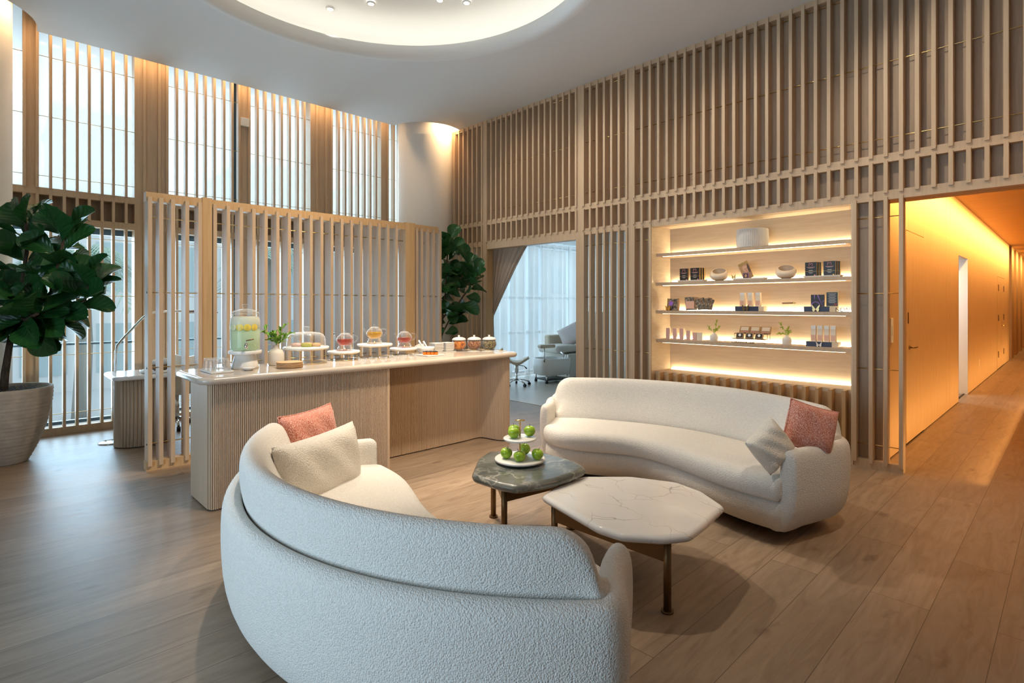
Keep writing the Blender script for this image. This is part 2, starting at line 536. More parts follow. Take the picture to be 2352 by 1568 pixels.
def leaf_mat():
    m, nt, b = new_mat('fig_leaf')
    tc = N(nt, 'ShaderNodeTexCoord')
    at = N(nt, 'ShaderNodeUVMap')
    sp = N(nt, 'ShaderNodeSeparateXYZ')
    L(nt, at.outputs[0], sp.inputs[0])
    # u along the leaf 0..1, v across -1..1 (stored 0..1)
    v = N(nt, 'ShaderNodeMath', operation='MULTIPLY_ADD')
    v.inputs[1].default_value = 2.0
    v.inputs[2].default_value = -1.0
    L(nt, sp.outputs[1], v.inputs[0])
    av = N(nt, 'ShaderNodeMath', operation='ABSOLUTE')
    L(nt, v.outputs[0], av.inputs[0])
    # side veins: sin((u - 0.35|v|) * k)
    s1 = N(nt, 'ShaderNodeMath', operation='MULTIPLY_ADD')
    s1.inputs[1].default_value = -0.35
    L(nt, av.outputs[0], s1.inputs[0])
    L(nt, sp.outputs[0], s1.inputs[2])
    s2 = N(nt, 'ShaderNodeMath', operation='MULTIPLY')
    s2.inputs[1].default_value = 42.0
    L(nt, s1.outputs[0], s2.inputs[0])
    s3 = N(nt, 'ShaderNodeMath', operation='SINE')
    L(nt, s2.outputs[0], s3.inputs[0])
    g = N(nt, 'ShaderNodeMapRange')
    g.inputs['From Min'].default_value = 0.965
    g.inputs['From Max'].default_value = 1.0
    L(nt, s3.outputs[0], g.inputs['Value'])
    mid = N(nt, 'ShaderNodeMapRange')
    mid.inputs['From Min'].default_value = 0.02
    mid.inputs['From Max'].default_value = 0.06
    mid.inputs['To Min'].default_value = 1.0
    mid.inputs['To Max'].default_value = 0.0
    L(nt, av.outputs[0], mid.inputs['Value'])
    mxm = N(nt, 'ShaderNodeMath', operation='MAXIMUM')
    L(nt, g.outputs['Result'], mxm.inputs[0])
    L(nt, mid.outputs['Result'], mxm.inputs[1])
    mm = N(nt, 'ShaderNodeMath', operation='MULTIPLY')
    mm.inputs[1].default_value = 0.45
    L(nt, mxm.outputs[0], mm.inputs[0])
    nz = N(nt, 'ShaderNodeTexNoise')
    nz.inputs['Scale'].default_value = 3.0
    L(nt, tc.outputs['Object'], nz.inputs['Vector'])
    c0 = N(nt, 'ShaderNodeMix', data_type='RGBA')
    c0.inputs['A'].default_value = (0.014, 0.075, 0.022, 1)
    c0.inputs['B'].default_value = (0.030, 0.15, 0.036, 1)
    L(nt, nz.outputs['Fac'], c0.inputs['Factor'])
    c1 = N(nt, 'ShaderNodeMix', data_type='RGBA')
    c1.inputs['B'].default_value = (0.10, 0.24, 0.06, 1)
    L(nt, mm.outputs[0], c1.inputs['Factor'])
    L(nt, c0.outputs['Result'], c1.inputs['A'])
    L(nt, c1.outputs['Result'], b.inputs['Base Color'])
    b.inputs['Roughness'].default_value = 0.3
    bp = N(nt, 'ShaderNodeBump')
    bp.inputs['Strength'].default_value = 0.16
    bp.inputs['Distance'].default_value = 0.01
    L(nt, s3.outputs[0], bp.inputs['Height'])
    L(nt, bp.outputs['Normal'], b.inputs['Normal'])
leaf_mat()

# ------------------------------------------------------------------ mesh helpers
class MB:
    def __init__(self):
        self.v, self.f, self.s, self.uv = [], [], [], {}
    def quadbox(self, x0, x1, y0, y1, z0, z1):
        n = len(self.v)
        self.v += [(x0, y0, z0), (x1, y0, z0), (x1, y1, z0), (x0, y1, z0), (x0, y0, z1), (x1, y0, z1), (x1, y1, z1), (x0, y1, z1)]
        for q in ((3, 2, 1, 0), (4, 5, 6, 7), (0, 1, 5, 4), (1, 2, 6, 5), (2, 3, 7, 6), (3, 0, 4, 7)):
            self.f.append(tuple(n + i for i in q))
            self.s.append(False)
        return self
    box = quadbox
    def grid(self, rows, closed_u=False, closed_v=False, smooth=True, cap0=False, cap1=False):
        """rows: list of equally long rings of points"""
        n = len(self.v)
        h, w = len(rows), len(rows[0])
        for r in rows:
            self.v += [tuple(p) for p in r]
        for i in range(h if closed_v else h - 1):
            for j in range(w if closed_u else w - 1):
                a, b_ = n + i * w + j, n + i * w + (j + 1) % w
                c, d = n + ((i + 1) % h) * w + (j + 1) % w, n + ((i + 1) % h) * w + j
                self.f.append((a, b_, c, d))
                self.s.append(smooth)
        if cap0:
            self.f.append(tuple(n + j for j in range(w))[::-1])
            self.s.append(False)
        if cap1:
            self.f.append(tuple(n + (h - 1) * w + j for j in range(w)))
            self.s.append(False)
        return self
    def lathe(self, prof, c=(0, 0, 0), seg=32, smooth=True, sx=1.0, sy=1.0, caps=True):
        rows = []
        for r, z in prof:
            rows.append([(c[0] + sx * r * cos(2 * pi * k / seg), c[1] + sy * r * sin(2 * pi * k / seg), c[2] + z) for k in range(seg)])
        shut = prof[0] == prof[-1]
        return self.grid(rows, closed_u=True, smooth=smooth, cap0=caps and not shut and prof[0][0] > 1e-6, cap1=caps and not shut and prof[-1][0] > 1e-6)
    def cyl(self, c, r, z0, z1, seg=24, r2=None):
        r2 = r if r2 is None else r2
        rows = [[(c[0] + q * cos(2 * pi * k / seg), c[1] + q * sin(2 * pi * k / seg), z) for k in range(seg)] for q, z in ((r, z0), (r2, z1))]
        return self.grid(rows, closed_u=True, cap0=True, cap1=True)
    def tube(self, pts, r, seg=8, caps=True):
        pts = [Vector(p) for p in pts]
        rad = r if isinstance(r, (list, tuple)) else [r] * len(pts)
        rows = []
        up = None
        for i, p in enumerate(pts):
            t = (pts[min(i + 1, len(pts) - 1)] - pts[max(i - 1, 0)]).normalized()
            if up is None:
                up = Vector((0, 0, 1)) if abs(t.z) < 0.9 else Vector((1, 0, 0))
            a = t.cross(up).normalized()
            b_ = a.cross(t).normalized()
            up = b_
            rows.append([p + (a * cos(2 * pi * k / seg) + b_ * sin(2 * pi * k / seg)) * rad[i] for k in range(seg)])
        return self.grid(rows, closed_u=True, cap0=caps, cap1=caps)
    def prism(self, poly, z0, z1, smooth=False):
        n = len(self.v)
        k = len(poly)
        self.v += [(p[0], p[1], z0) for p in poly] + [(p[0], p[1], z1) for p in poly]
        self.f.append(tuple(n + i for i in range(k))[::-1])
        self.f.append(tuple(n + k + i for i in range(k)))
        self.s += [False, False]
        for i in range(k):
            j = (i + 1) % k
            self.f.append((n + i, n + j, n + k + j, n + k + i))
            self.s.append(smooth)
        return self
    def ball(self, c, r, seg=16, rings=10, sz=1.0):
        prof = [(max(r * sin(pi * i / rings), 0.0), -r * sz * cos(pi * i / rings)) for i in range(rings + 1)]
        prof[0] = (0.0, prof[0][1]); prof[-1] = (0.0, prof[-1][1])
        return self.lathe(prof, c, seg)
    def build(self, name, mat, parent=None, bevel=0.0, bseg=2, subsurf=0, loc=None, rot=None, weld=False):
        me = bpy.data.meshes.new(name)
        me.from_pydata(self.v, [], self.f)
        me.polygons.foreach_set('use_smooth', self.s)
        if self.uv:
            uvl = me.uv_layers.new(name='UVMap')
            for lp in me.loops:
                uvl.data[lp.index].uv = self.uv.get(lp.vertex_index, (0, 0))
        me.materials.append(MATS[mat])
        me.validate()
        me.update()
        o = bpy.data.objects.new(name, me)
        COL.objects.link(o)
        if parent is not None:
            o.parent = parent
        if loc:
            o.location = loc
        if rot:
            o.rotation_euler = rot
        if weld:
            w = o.modifiers.new('weld', 'WELD')
            w.merge_threshold = 0.0002
        if bevel:
            bv = o.modifiers.new('bevel', 'BEVEL')
            bv.width = bevel
            bv.segments = bseg
            bv.limit_method = 'ANGLE'
            bv.angle_limit = radians(40)
        if subsurf:
            ss = o.modifiers.new('subsurf', 'SUBSURF')
            ss.levels = subsurf
            ss.render_levels = subsurf
        return o

def tag(o, label, cat, group=None, kind=None):
    o['label'] = label
    o['category'] = cat
    if group:
        o['group'] = group
    if kind:
        o['kind'] = kind
    return o

def thing(name, label, cat, loc=(0, 0, 0), rz=0.0, group=None, kind=None):
    o = bpy.data.objects.new(name, None)
    COL.objects.link(o)
    o.empty_display_size = 0.1
    o.location = loc
    o.rotation_euler = (0, 0, rz)
    return tag(o, label, cat, group, kind)

def struct(name, label=None):
    o = bpy.data.objects.new(name, None)
    COL.objects.link(o)
    o['kind'] = 'structure'
    if label:
        o['label'] = label
        o['category'] = 'structure'
    return o

def structmesh(o, label=None, cat=None):
    o['kind'] = 'structure'
    if label:
        o['label'] = label
        o['category'] = cat or 'structure'
    return o

def copy_tree(o, parent=None):
    c = o.copy()
    COL.objects.link(c)
    if parent is not None:
        c.parent = parent
    for ch in o.children:
        copy_tree(ch, c)
    return c

def dup(o, loc, label=None, rz=None):
    c = copy_tree(o)
    c.location = loc
    if rz is not None:
        c.rotation_euler = (0, 0, rz)
    if label:
        c['label'] = label
    return c

def text_mesh(txt, size, mat, name, parent=None, extrude=0.002, loc=(0, 0, 0), rot=(0, 0, 0), align='CENTER'):
    cu = bpy.data.curves.new(name, 'FONT')
    cu.body = txt
    cu.size = size
    cu.extrude = extrude
    cu.align_x = align
    tmp = bpy.data.objects.new('tmp', cu)
    COL.objects.link(tmp)
    dg = bpy.context.evaluated_depsgraph_get()
    me = bpy.data.meshes.new_from_object(tmp.evaluated_get(dg))
    bpy.data.objects.remove(tmp)
    bpy.data.curves.remove(cu)
    me.materials.clear()
    me.materials.append(MATS[mat])
    o = bpy.data.objects.new(name, me)
    COL.objects.link(o)
    o.parent = parent
    o.location = loc
    o.rotation_euler = rot
    return o
# ================================================================== SETTING
ZC = 4.49
floor = structmesh(MB().box(-3.6, 30, -5, 8.45, -0.12, 0).build('floor', 'floor_oak'), 'wide oak plank floor of the lounge and corridor', 'floor')
tile = structmesh(MB().box(5.97, 11.2, 3.75, 8.2, 0.0, 0.004).build('floor', 'tile_beige'), 'pale beige floor of the room behind the drape', 'floor')

def filled_shape(name, mat, outer, holes, z0, thick):
    cu = bpy.data.curves.new(name, 'CURVE')
    cu.dimensions = '2D'
    cu.fill_mode = 'BOTH'
    cu.extrude = thick / 2
    for poly in [outer] + holes:
        sp = cu.splines.new('POLY')
        sp.points.add(len(poly) - 1)
        for p, q in zip(sp.points, poly):
            p.co = (q[0], q[1], 0, 1)
        sp.use_cyclic_u = True
    tmp = bpy.data.objects.new('tmp', cu)
    COL.objects.link(tmp)
    dg = bpy.context.evaluated_depsgraph_get()
    me = bpy.data.meshes.new_from_object(tmp.evaluated_get(dg))
    bpy.data.objects.remove(tmp)
    bpy.data.curves.remove(cu)
    me.materials.clear()
    me.materials.append(MATS[mat])
    o = bpy.data.objects.new(name, me)
    COL.objects.link(o)
    o.location = (0, 0, z0 + thick / 2)
    return o

DC = (2.43, 4.15)
out = [(-3.6, -5), (5.95, -5), (5.95, 7.38)]
a0, a1 = atan2(7.38 - 7.95, 0.35), -pi
out += [(5.6 + 0.667 * cos(t), 7.95 + 0.667 * sin(t)) for t in [a0 - (a0 + pi - 0.06) * k / 24 for k in range(1, 25)]]
out += [(5.6 - 0.667, 7.91)]
cl = (-0.25, 7.83)
out += [(cl[0] + 0.685, 7.91)]
out += [(cl[0] + 0.68 * cos(t), cl[1] + 0.68 * sin(t)) for t in [-pi * k / 24 for k in range(0, 25)]]
out += [(cl[0] - 0.685, 7.91), (-3.6, 7.91)]
hole = [(DC[0] + 2.03 * cos(2 * pi * k / 96), DC[1] + 2.03 * sin(2 * pi * k / 96)) for k in range(96)]
ceiling = structmesh(filled_shape('ceiling', 'plaster', out, [hole], ZC, 0.11), 'smooth white dropped ceiling with a round recess', 'ceiling')
dome = MB()
dome.lathe([(2.06, 4.4905), (2.02, 4.488), (1.985, 4.495), (1.955, 4.515), (1.937, 4.545), (1.93, 4.58), (1.93, 4.625), (1.94, 4.632), (2.30, 4.632),
            (2.36, 4.70), (2.38, 4.80), (2.36, 4.90), (2.28, 4.96), (2.05, 5.0), (1.4, 5.02), (0.0, 5.03)], (DC[0], DC[1], 0), 96, caps=False)
structmesh(dome.build('trim_1', 'plaster_cream'), 'round ceiling recess with rounded plaster lip and hidden cove light', 'ceiling recess')
cl_ = MB()
cl_.lathe([(2.12, 4.636), (2.12, 4.665), (2.18, 4.665), (2.18, 4.636), (2.12, 4.636)], (DC[0], DC[1], 0), 96)
tag(cl_.build('cove_light', 'led_cove'), 'ring of cove light hidden in the round ceiling recess', 'light')
structmesh(MB().box(-3.6, 30, -5, 8.45, 5.06, 5.16).build('ceiling', 'plaster'), 'structural ceiling above the dropped ceiling', 'ceiling')

for i, ((x, y), lb) in enumerate((((2.95, 6.12), 'small round ceiling downlight in the recess, leftmost of the four'), ((3.237, 5.685), 'small round ceiling downlight in the recess, second from the left'),
                    ((3.765, 5.07), 'small round ceiling downlight in the recess, third from the left'), ((4.02, 4.898), 'small round ceiling downlight in the recess, rightmost of the four'))):
    t = thing('ceiling_downlight', lb, 'downlight', (x, y, 4.985), group='downlights in the round ceiling recess')
    MB().lathe([(0.034, -0.004), (0.05, -0.006), (0.05, 0.012), (0.034, 0.012), (0.034, -0.004)], seg=24).build('trim_ring', 'white_matte', t)
    MB().cyl((0, 0, 0), 0.033, -0.001, 0.01).build('lamp', 'spot_glow', t)

# unseen enclosure
structmesh(MB().box(-3.7, -3.6, -5, 8.45, 0, 5.1).build('wall_far', 'plaster'), 'plain wall on the unseen side of the lounge', 'wall')
structmesh(MB().box(-3.6, 6.0, -5.1, -5.0, 0, 5.1).build('wall_rear', 'plaster'), 'plain wall behind the viewer', 'wall')
structmesh(MB().box(5.87, 6.1, -5.0, -2.6, 0, 4.6).build('wall_near', 'plaster'), 'plain wall beside the corridor', 'wall')

# ------------------------------------------------------------------ lattice wall (right)
WR = struct('wall_right', 'oak lattice wall with brass rods on the right')
XF, XB = 5.85, 5.95
def slat_y(m, y, z0, z1, x0=XF, x1=XB, w=0.031):
    m.box(x0, x1, y - w / 2, y + w / 2, z0, z1)
GA = [1.08 + 0.1155 * k for k in range(-31, 25)]
GB = [3.958 + 0.1157 * k for k in range(7)]
GC = [4.778 + 0.1161 * k for k in range(17)]
GD = [6.75 + 0.1183 * k for k in range(7)]
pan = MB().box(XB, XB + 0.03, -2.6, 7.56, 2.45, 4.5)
pan.build('backing_panel', 'oak_shade', WR)
for nm, z0, z1 in (('top_rail', 4.435, 4.49), ('rail', 2.79, 2.868), ('rail', 2.45, 2.535)):
    MB().box(5.868, XB, -2.6, 7.56, z0, z1).build(nm, 'oak', WR)
for y0, y1 in ((3.862, 3.940), (4.672, 4.760), (6.655, 6.735), (7.475, 7.56)):
    MB().box(5.864, XB - 0.002, y0, y1, 0.0, 4.49).build('stile', 'oak', WR)
for ys in (GA, GB, GC, GD):
    m = MB()
    for y in ys:
        slat_y(m, y, 2.838, 4.475)
    m.build('upper_slats', 'oak', WR)
    m = MB()
    for y in ys:
        slat_y(m, y, 2.51, 2.80)
    m.build('short_slats', 'oak', WR)
    for z in (3.015, 3.702, 4.397):
        MB().tube([(5.895, ys[0] - 0.02, z), (5.895, ys[-1] + 0.02, z)], 0.0045, 8).build('brass_rod', 'brass', WR)
# lower slats
m = MB()
for y in GB:
    slat_y(m, y, 0.05, 2.48)
m.build('lower_slats', 'oak', WR)
m = MB()
for y in GD:
    slat_y(m, y, 0.05, 2.48)
m.build('lower_slats', 'oak', WR)
m = MB()
for y in (3.62, 3.7365, 3.852):
    slat_y(m, y, 0.05, 2.48)
m.build('lower_slats', 'oak', WR)
m = MB()
for y in (1.08, 1.196, 1.311, 1.44):
    slat_y(m, y, 0.045, 2.475)
m.build('lower_slats', 'oak', WR)
for z in (2.301, 1.605, 0.911, 0.213):
    for y0, y1 in ((3.94, 4.672), (6.735, 7.47), (3.6, 3.862), (1.08, 1.45)):
        MB().tube([(5.895, y0, z), (5.895, y1, z)], 0.0045, 8).build('brass_rod', 'brass', WR)
MB().box(XB, XB + 0.03, 3.62, 3.862, 0, 2.45).build('backing_panel', 'oak_shade', WR)
MB().box(XB, XB + 0.03, 1.235, 1.455, 0, 2.45).build('backing_panel', 'oak_shade', WR)
for y0, y1 in ((1.065, 1.46), (3.6, 4.68), (6.735, 7.5)):
    MB().box(5.868, XB, y0, y1, 0, 0.07).build('foot_rail', 'oak', WR)
# doorway lining to the treatment room
MB().box(5.866, 5.99, 6.63, 6.655, 0, 2.45).build('door_jamb', 'oak_warm', WR)  # warmer oak than the other jamb, orange light put into its colour
MB().box(5.866, 5.99, 4.762, 4.785, 0, 2.45).build('door_jamb', 'oak', WR)
MB().box(XB, 5.99, 4.76, 6.655, 2.40, 2.45).build('door_head', 'oak', WR)
MB().box(5.868, XB, 4.76, 6.655, 2.40, 2.45).build('door_head', 'oak', WR)
# corridor header
MB().box(XB + 0.03, 6.12, -2.6, 1.26, 2.45, 4.5).build('header', 'oak_warm', WR)

# ------------------------------------------------------------------ lit shelf niche
NI = struct('trim_2', 'backlit pale wood shelf niche in the lattice wall')
MB().box(6.30, 6.33, 1.43, 3.63, 0.66, 2.49).build('back_panel', 'oak_pale', NI)
MB().box(5.862, 6.30, 3.6, 3.617, 0.66, 2.46).build('side_panel', 'oak_pale', NI)
MB().box(5.862, 6.30, 1.455, 1.47, 0.0, 2.46).build('side_panel', 'oak_pale', NI)
MB().box(5.95, 6.30, 1.43, 3.63, 2.462, 2.48).build('top_panel', 'oak_pale', NI)
MB().box(5.95, 6.30, 1.47, 3.6, 0.65, 0.69).build('ledge', 'oak_pale', NI)
MB().box(5.95, 5.97, 1.47, 3.6, 0.0, 0.65).build('base_panel', 'oak_warm', NI)
m = MB()
for k in range(19):
    y = 1.53 + 0.1155 * k
    if y < 3.6:
        slat_y(m, y, 0.04, 0.688, 5.85, 5.95)
m.build('base_slats', 'oak_warm', NI)
SHZ = (2.13, 1.775, 1.432, 1.08)
for nm, z in (('topmost', 2.13), ('second', 1.775), ('third', 1.432), ('lowest', 1.08)):
    t = thing('wall_shelf', {'topmost': 'long oak wall shelf holding the ribbed planter, topmost of four', 'second': 'long oak wall shelf with dark box sets and glossy egg shaped bowls',
              'third': 'long oak wall shelf with packets and the NEW sign', 'lowest': 'long oak wall shelf with small sprig vases, lowest of four'}[nm], 'shelf', (0, 0, z), group='backlit wall shelves')
    MB().box(5.97, 6.298, 1.472, 3.598, -0.038, 0).build('board', 'oak', t)
    MB().box(5.985, 5.997, 1.55, 3.52, -0.0415, -0.0382).build('front_light_strip', 'led_thin', t)
    MB().box(6.284, 6.296, 1.50, 3.57, 0.0005, 0.006).build('back_light_strip', 'led_warm', t)
MB().box(6.272, 6.29, 1.50, 3.57, 0.691, 0.698).build('ledge_light_strip', 'led_ledge', NI)
MB().box(5.975, 5.99, 1.50, 3.57, 2.452, 2.461).build('head_light_strip', 'led_thin', NI)

# ------------------------------------------------------------------ corridor
CW = struct('wall_corridor', 'honey coloured wood panelled corridor wall')
yc = 1.26
edges = [(5.99, 7.055), (8.045, 8.52), (8.523, 9.67), (9.673, 9.97), (9.973, 10.83), (11.853, 12.10), (12.103, 12.66), (12.663, 13.95), (13.953, 14.75), (14.753, 15.29), (15.293, 16.72), (18.56, 20.0)]
for a, b in edges:
    MB().box(a, b, yc, yc + 0.04, 0.01, 3.12).build('wall_panel', 'oak_warm', CW)
MB().box(7.058, 8.042, yc, yc + 0.04, 2.303, 3.12).build('wall_panel', 'oak_warm', CW)
MB().box(10.83, 11.85, yc, yc + 0.04, 2.27, 3.12).build('wall_panel', 'oak_warm', CW)
MB().box(16.72, 18.56, yc, yc + 0.04, 2.16, 3.12).build('wall_panel', 'oak_warm', CW)
MB().box(5.99, 20.0, yc + 0.04, yc + 0.06, 0.0, 0.01).build('shadow_gap', 'black_gap', CW)
MB().box(7.05, 8.05, yc + 0.041, yc + 0.06, 0.0, 2.31).build('shadow_gap', 'black_gap', CW)
MB().box(16.7, 18.6, yc + 0.041, yc + 0.06, 0.0, 2.17).build('shadow_gap', 'black_gap', CW)
# recessed bays at the far end
for k, x in enumerate((20.5, 22.2, 24.0, 26.0)):
    MB().box(x, x + 0.75, yc - 0.02, yc + 0.5, 0.0, 3.12).build('pilaster', 'oak_warm', CW)
MB().box(20.0, 28.0, yc + 0.45, yc + 0.5, 0, 3.12).build('recess_panel', 'oak_shade', CW)
structmesh(MB().box(28, 28.1, -2.7, 2.0, 0, 3.2).build('wall_corridor_end', 'oak_warm'), 'wood wall at the far end of the corridor', 'wall')
structmesh(MB().box(6.1, 28.0, -2.7, -2.6, 0, 3.2).build('wall_corridor_side', 'oak_warm'), 'unseen opposite side of the corridor', 'wall')
structmesh(MB().box(6.12, 28.0, -2.6, yc + 0.5, 3.12, 3.2).build('ceiling', 'oak_ceiling'), 'honey coloured plank ceiling of the corridor', 'ceiling')
# closed flush door with lever
d1 = struct('door_1', 'flush wooden door with a small bronze lever in the corridor')
MB().box(7.066, 8.034, yc - 0.004, yc + 0.03, 0.022, 2.294).build('door_leaf', 'oak_warm', d1)
hd = MB()
hd.cyl((0, 0, 0), 0.022, 0, 0.012, 16)
hd.tube([(0, 0, 0.01), (0, 0, 0.05), (0.03, 0, 0.055), (0.12, 0, 0.055)], 0.008, 8)
hd.build('door_handle', 'bronze', d1, loc=(7.2, yc - 0.004, 1.04), rot=(pi / 2, 0, 0))
MB().box(7.13, 7.15, yc - 0.012, yc, 1.30, 1.42).build('latch_plate', 'bronze', d1)
# doorway into a white room
d2 = struct('door_2', 'open doorway to a white walled side room in the corridor')
MB().box(11.85, 11.87, yc, yc + 1.3, 0, 2.27).build('reveal', 'plaster', d2)
MB().box(10.81, 10.83, yc, yc + 1.3, 0, 2.27).build('reveal', 'plaster', d2)
MB().box(10.81, 11.87, yc + 1.3, yc + 1.32, 0, 2.27).build('room_wall', 'plaster', d2)
MB().box(10.81, 11.87, yc + 0.04, yc + 1.3, 2.27, 2.29).build('head', 'plaster', d2)
area('side_room_light', (11.3, yc + 0.8, 2.2), (0, -0.2, -1), 0.5, 0.5, 16, (0.95, 0.97, 1.0))
# double door further down
d3 = struct('door_3', 'pair of flush wooden doors far down the corridor')
for a, b in ((16.73, 17.635), (17.645, 18.55)):
    MB().box(a, b, yc - 0.004, yc + 0.03, 0.02, 2.15).build('door_leaf', 'oak_warm', d3)
for x in (16.95, 18.3):
    for z in (0.35, 1.2, 1.9):
        MB().box(x - 0.03, x + 0.03, yc - 0.014, yc - 0.004, z - 0.07, z + 0.07).build('hinge', 'bronze', d3)
MB().tube([(17.75, yc - 0.004, 1.0), (17.75, yc - 0.06, 1.0), (17.95, yc - 0.06, 1.0)], 0.012, 8).build('door_handle', 'brass', d3)
sw = thing('light_switch', 'cream wall switch plate on the panel behind the last slats', 'switch', (6.40, yc, 1.25))
MB().box(-0.045, 0.045, -0.01, 0, -0.12, 0.12).build('plate', 'white_matte', sw, bevel=0.003)
MB().box(-0.02, 0.02, -0.015, -0.009, -0.05, 0.05).build('button', 'stoneware', sw)
t = thing('wall_outlet', 'small pale outlet plate low on the corridor wall', 'outlet', (13.3, yc, 0.42))
MB().box(-0.05, 0.05, -0.008, 0, -0.07, 0.07).build('plate', 'box_side', t)
t = thing('ceiling_sensor', 'small pale detector under the corridor ceiling', 'detector', (8.3, 0.25, 3.12))
MB().lathe([(0.05, 0), (0.05, -0.02), (0.03, -0.035), (0, -0.038)], seg=20).build('housing', 'white_matte', t)

# ------------------------------------------------------------------ treatment room shell
structmesh(MB().box(5.99, 11.2, 3.70, 3.75, 0, 2.9).build('wall_treatment', 'plaster_cream'), 'cream wall of the treatment room', 'wall')
structmesh(MB().box(11.2, 11.25, 3.70, 8.4, 0, 2.9).build('wall_treatment', 'plaster_cream'), 'cream end wall of the treatment room', 'wall')
structmesh(MB().box(5.99, 11.25, 3.70, 8.4, 2.86, 2.95).build('ceiling', 'plaster'), 'white ceiling of the treatment room', 'ceiling')

# ------------------------------------------------------------------ window wall (left)
WL = struct('wall_left', 'window wall with oak lattice and brass rods on the left')
YF = 8.15
for nm, z0, z1 in (('foot_rail', 0.0, 0.085), ('rail', 2.43, 2.512), ('rail', 2.755, 2.835)):
    MB().box(-3.6, 5.95, YF + 0.02, YF + 0.15, z0, z1).build(nm, 'oak', WL)
MB().box(-3.6, 5.95, YF + 0.13, YF + 0.16, 2.5, 2.76).build('box_back', 'oak_shade', WL)
piers = [(0.350, 0.436), (1.368, 1.458), (1.482, 1.617), (1.646, 1.708), (2.606, 2.711), (3.62, 3.704), (3.73, 3.856), (3.88, 3.944), (4.845, 4.952)]
for i, (a, b) in enumerate(piers):
    rec = 0.035 if i in (2, 6, 0, 4) else 0.022
    MB().box(a, b, YF + rec, YF + 0.2, 0, 4.9).build('pier', 'oak', WL)
def slat_x(m, x, z0, z1, w=0.028, dpt=0.09):
    m.box(x - w / 2, x + w / 2, YF, YF + dpt, z0, z1)
for x in (1.470, 1.632, 3.717, 3.868):
    m = MB()
    slat_x(m, x, 0.07, 4.9)
    m.build('pier_slat', 'oak', WL)
wins = [('window_1', 0.436, 1.368, (0.450, 0.566, 0.688, 0.805, 0.918, 1.041, 1.152, 1.280)),
        ('window_2', 1.708, 2.606, (1.718, 1.827, 1.937, 2.060, 2.165, 2.275, 2.396, 2.501, 2.590)),
        ('window_3', 2.711, 3.62, (2.725, 2.838, 2.947, 3.070, 3.180, 3.298, 3.418, 3.521)),
        ('window_4', 3.944, 4.845, (3.958, 4.078, 4.189, 4.295, 4.414, 4.530, 4.638, 4.743)),
        ('window_5', 4.952, 5.95, (4.968, 5.088, 5.205, 5.318, 5.43, 5.55)),
        ('window_6', -0.62, 0.350, (0.339, 0.222, 0.105, -0.01, -0.13))]
wl = {'window_1': 'leftmost wide window bay behind the big fig tree', 'window_2': 'window bay with the dark blue mullion', 'window_3': 'middle window bay above the screen',
      'window_4': 'window bay nearest the white column', 'window_5': 'narrow window strip beside the white column', 'window_6': 'narrow window strip at the left edge'}
RODZ = (0.238, 0.92, 1.606, 2.292, 2.973, 3.654, 4.337)
for nm, a, b, xs in wins:
    W = struct(nm, wl[nm])
    for z0, z1, pn in ((2.825, 4.9, 'upper_slats'), (2.50, 2.77, 'short_slats'), (0.07, 2.435, 'lower_slats')):
        m = MB()
        for x in xs:
            slat_x(m, x, z0, z1)
        m.build(pn, 'oak', W)
    for z in RODZ:
        MB().tube([(a, YF + 0.05, z), (b, YF + 0.05, z)], 0.004, 6).build('brass_rod', 'brass', W)
    MB().box(a, b, YF + 0.218, YF + 0.222, 0.085, 2.43).build('pane', 'pane', W)
    MB().box(a, b, YF + 0.218, YF + 0.222, 2.835, 4.95).build('pane', 'pane', W)
    f = MB()
    f.box(a, b, YF + 0.2, YF + 0.25, 0.085, 0.125)
    f.box(a, b, YF + 0.2, YF + 0.25, 2.36, 2.43)
    f.box(a, b, YF + 0.2, YF + 0.25, 1.02, 1.045)
    f.build('frame', 'mullion_blue', W)
    MB().box(a, b, YF + 0.185, YF + 0.187, 2.84, 4.95).build('roller_blind', 'blind', W)
for x, wdt in ((2.575, 0.05), (1.53, 0.08), (3.80, 0.08), (0.40, 0.07), (4.9, 0.07)):
    MB().box(x - wdt / 2, x + wdt / 2, YF + 0.165, YF + 0.25, 0.0, 4.95).build('mullion', 'mullion_blue', WL)
MB().box(-3.6, 5.95, YF + 0.2, YF + 0.25, 2.43, 2.84).build('spandrel', 'alu', WL)
MB().box(-3.6, -0.62, YF + 0.1, YF + 0.25, 0, 5.06).build('side_wall', 'plaster', WL)
MB().box(-0.62, 5.95, YF + 0.15, YF + 0.25, 4.93, 5.06).build('head', 'oak', WL)
t = thing('wall_sensor', 'white box sensor on the narrow oak pier between the upper windows', 'sensor', (2.66, YF + 0.035, 4.07))
MB().box(-0.055, 0.055, -0.06, 0, -0.06, 0.06).build('case', 'white_matte', t, bevel=0.005)
# treatment room window
WT = struct('window_7', 'tall window behind the sheer curtain of the treatment room')
MB().box(5.99, 11.2, 8.37, 8.374, 0.1, 2.75).build('pane', 'pane', WT)
f = MB()
for x in (6.2, 7.1, 8.05, 8.6, 9.0, 9.95, 10.9):
    f.box(x - 0.03, x + 0.03, 8.33, 8.40, 0, 2.86)
for z in (0.05, 0.9, 1.65, 2.8):
    f.box(5.99, 11.2, 8.33, 8.40, z - 0.025, z + 0.025)
f.build('frame', 'alu', WT)

# columns
for c, lb in (((5.6, 7.95), 'round white column beside the window wall and lattice wall'), ((-0.25, 7.83), 'round white column at the left edge beside the fig tree')):
    m = MB().lathe([(0.485, 0.0), (0.485, 5.05)], (0, 0, 0), 64)
    o = m.build('column', 'column_paint', loc=(c[0], c[1], 0))
    structmesh(o, lb, 'column')

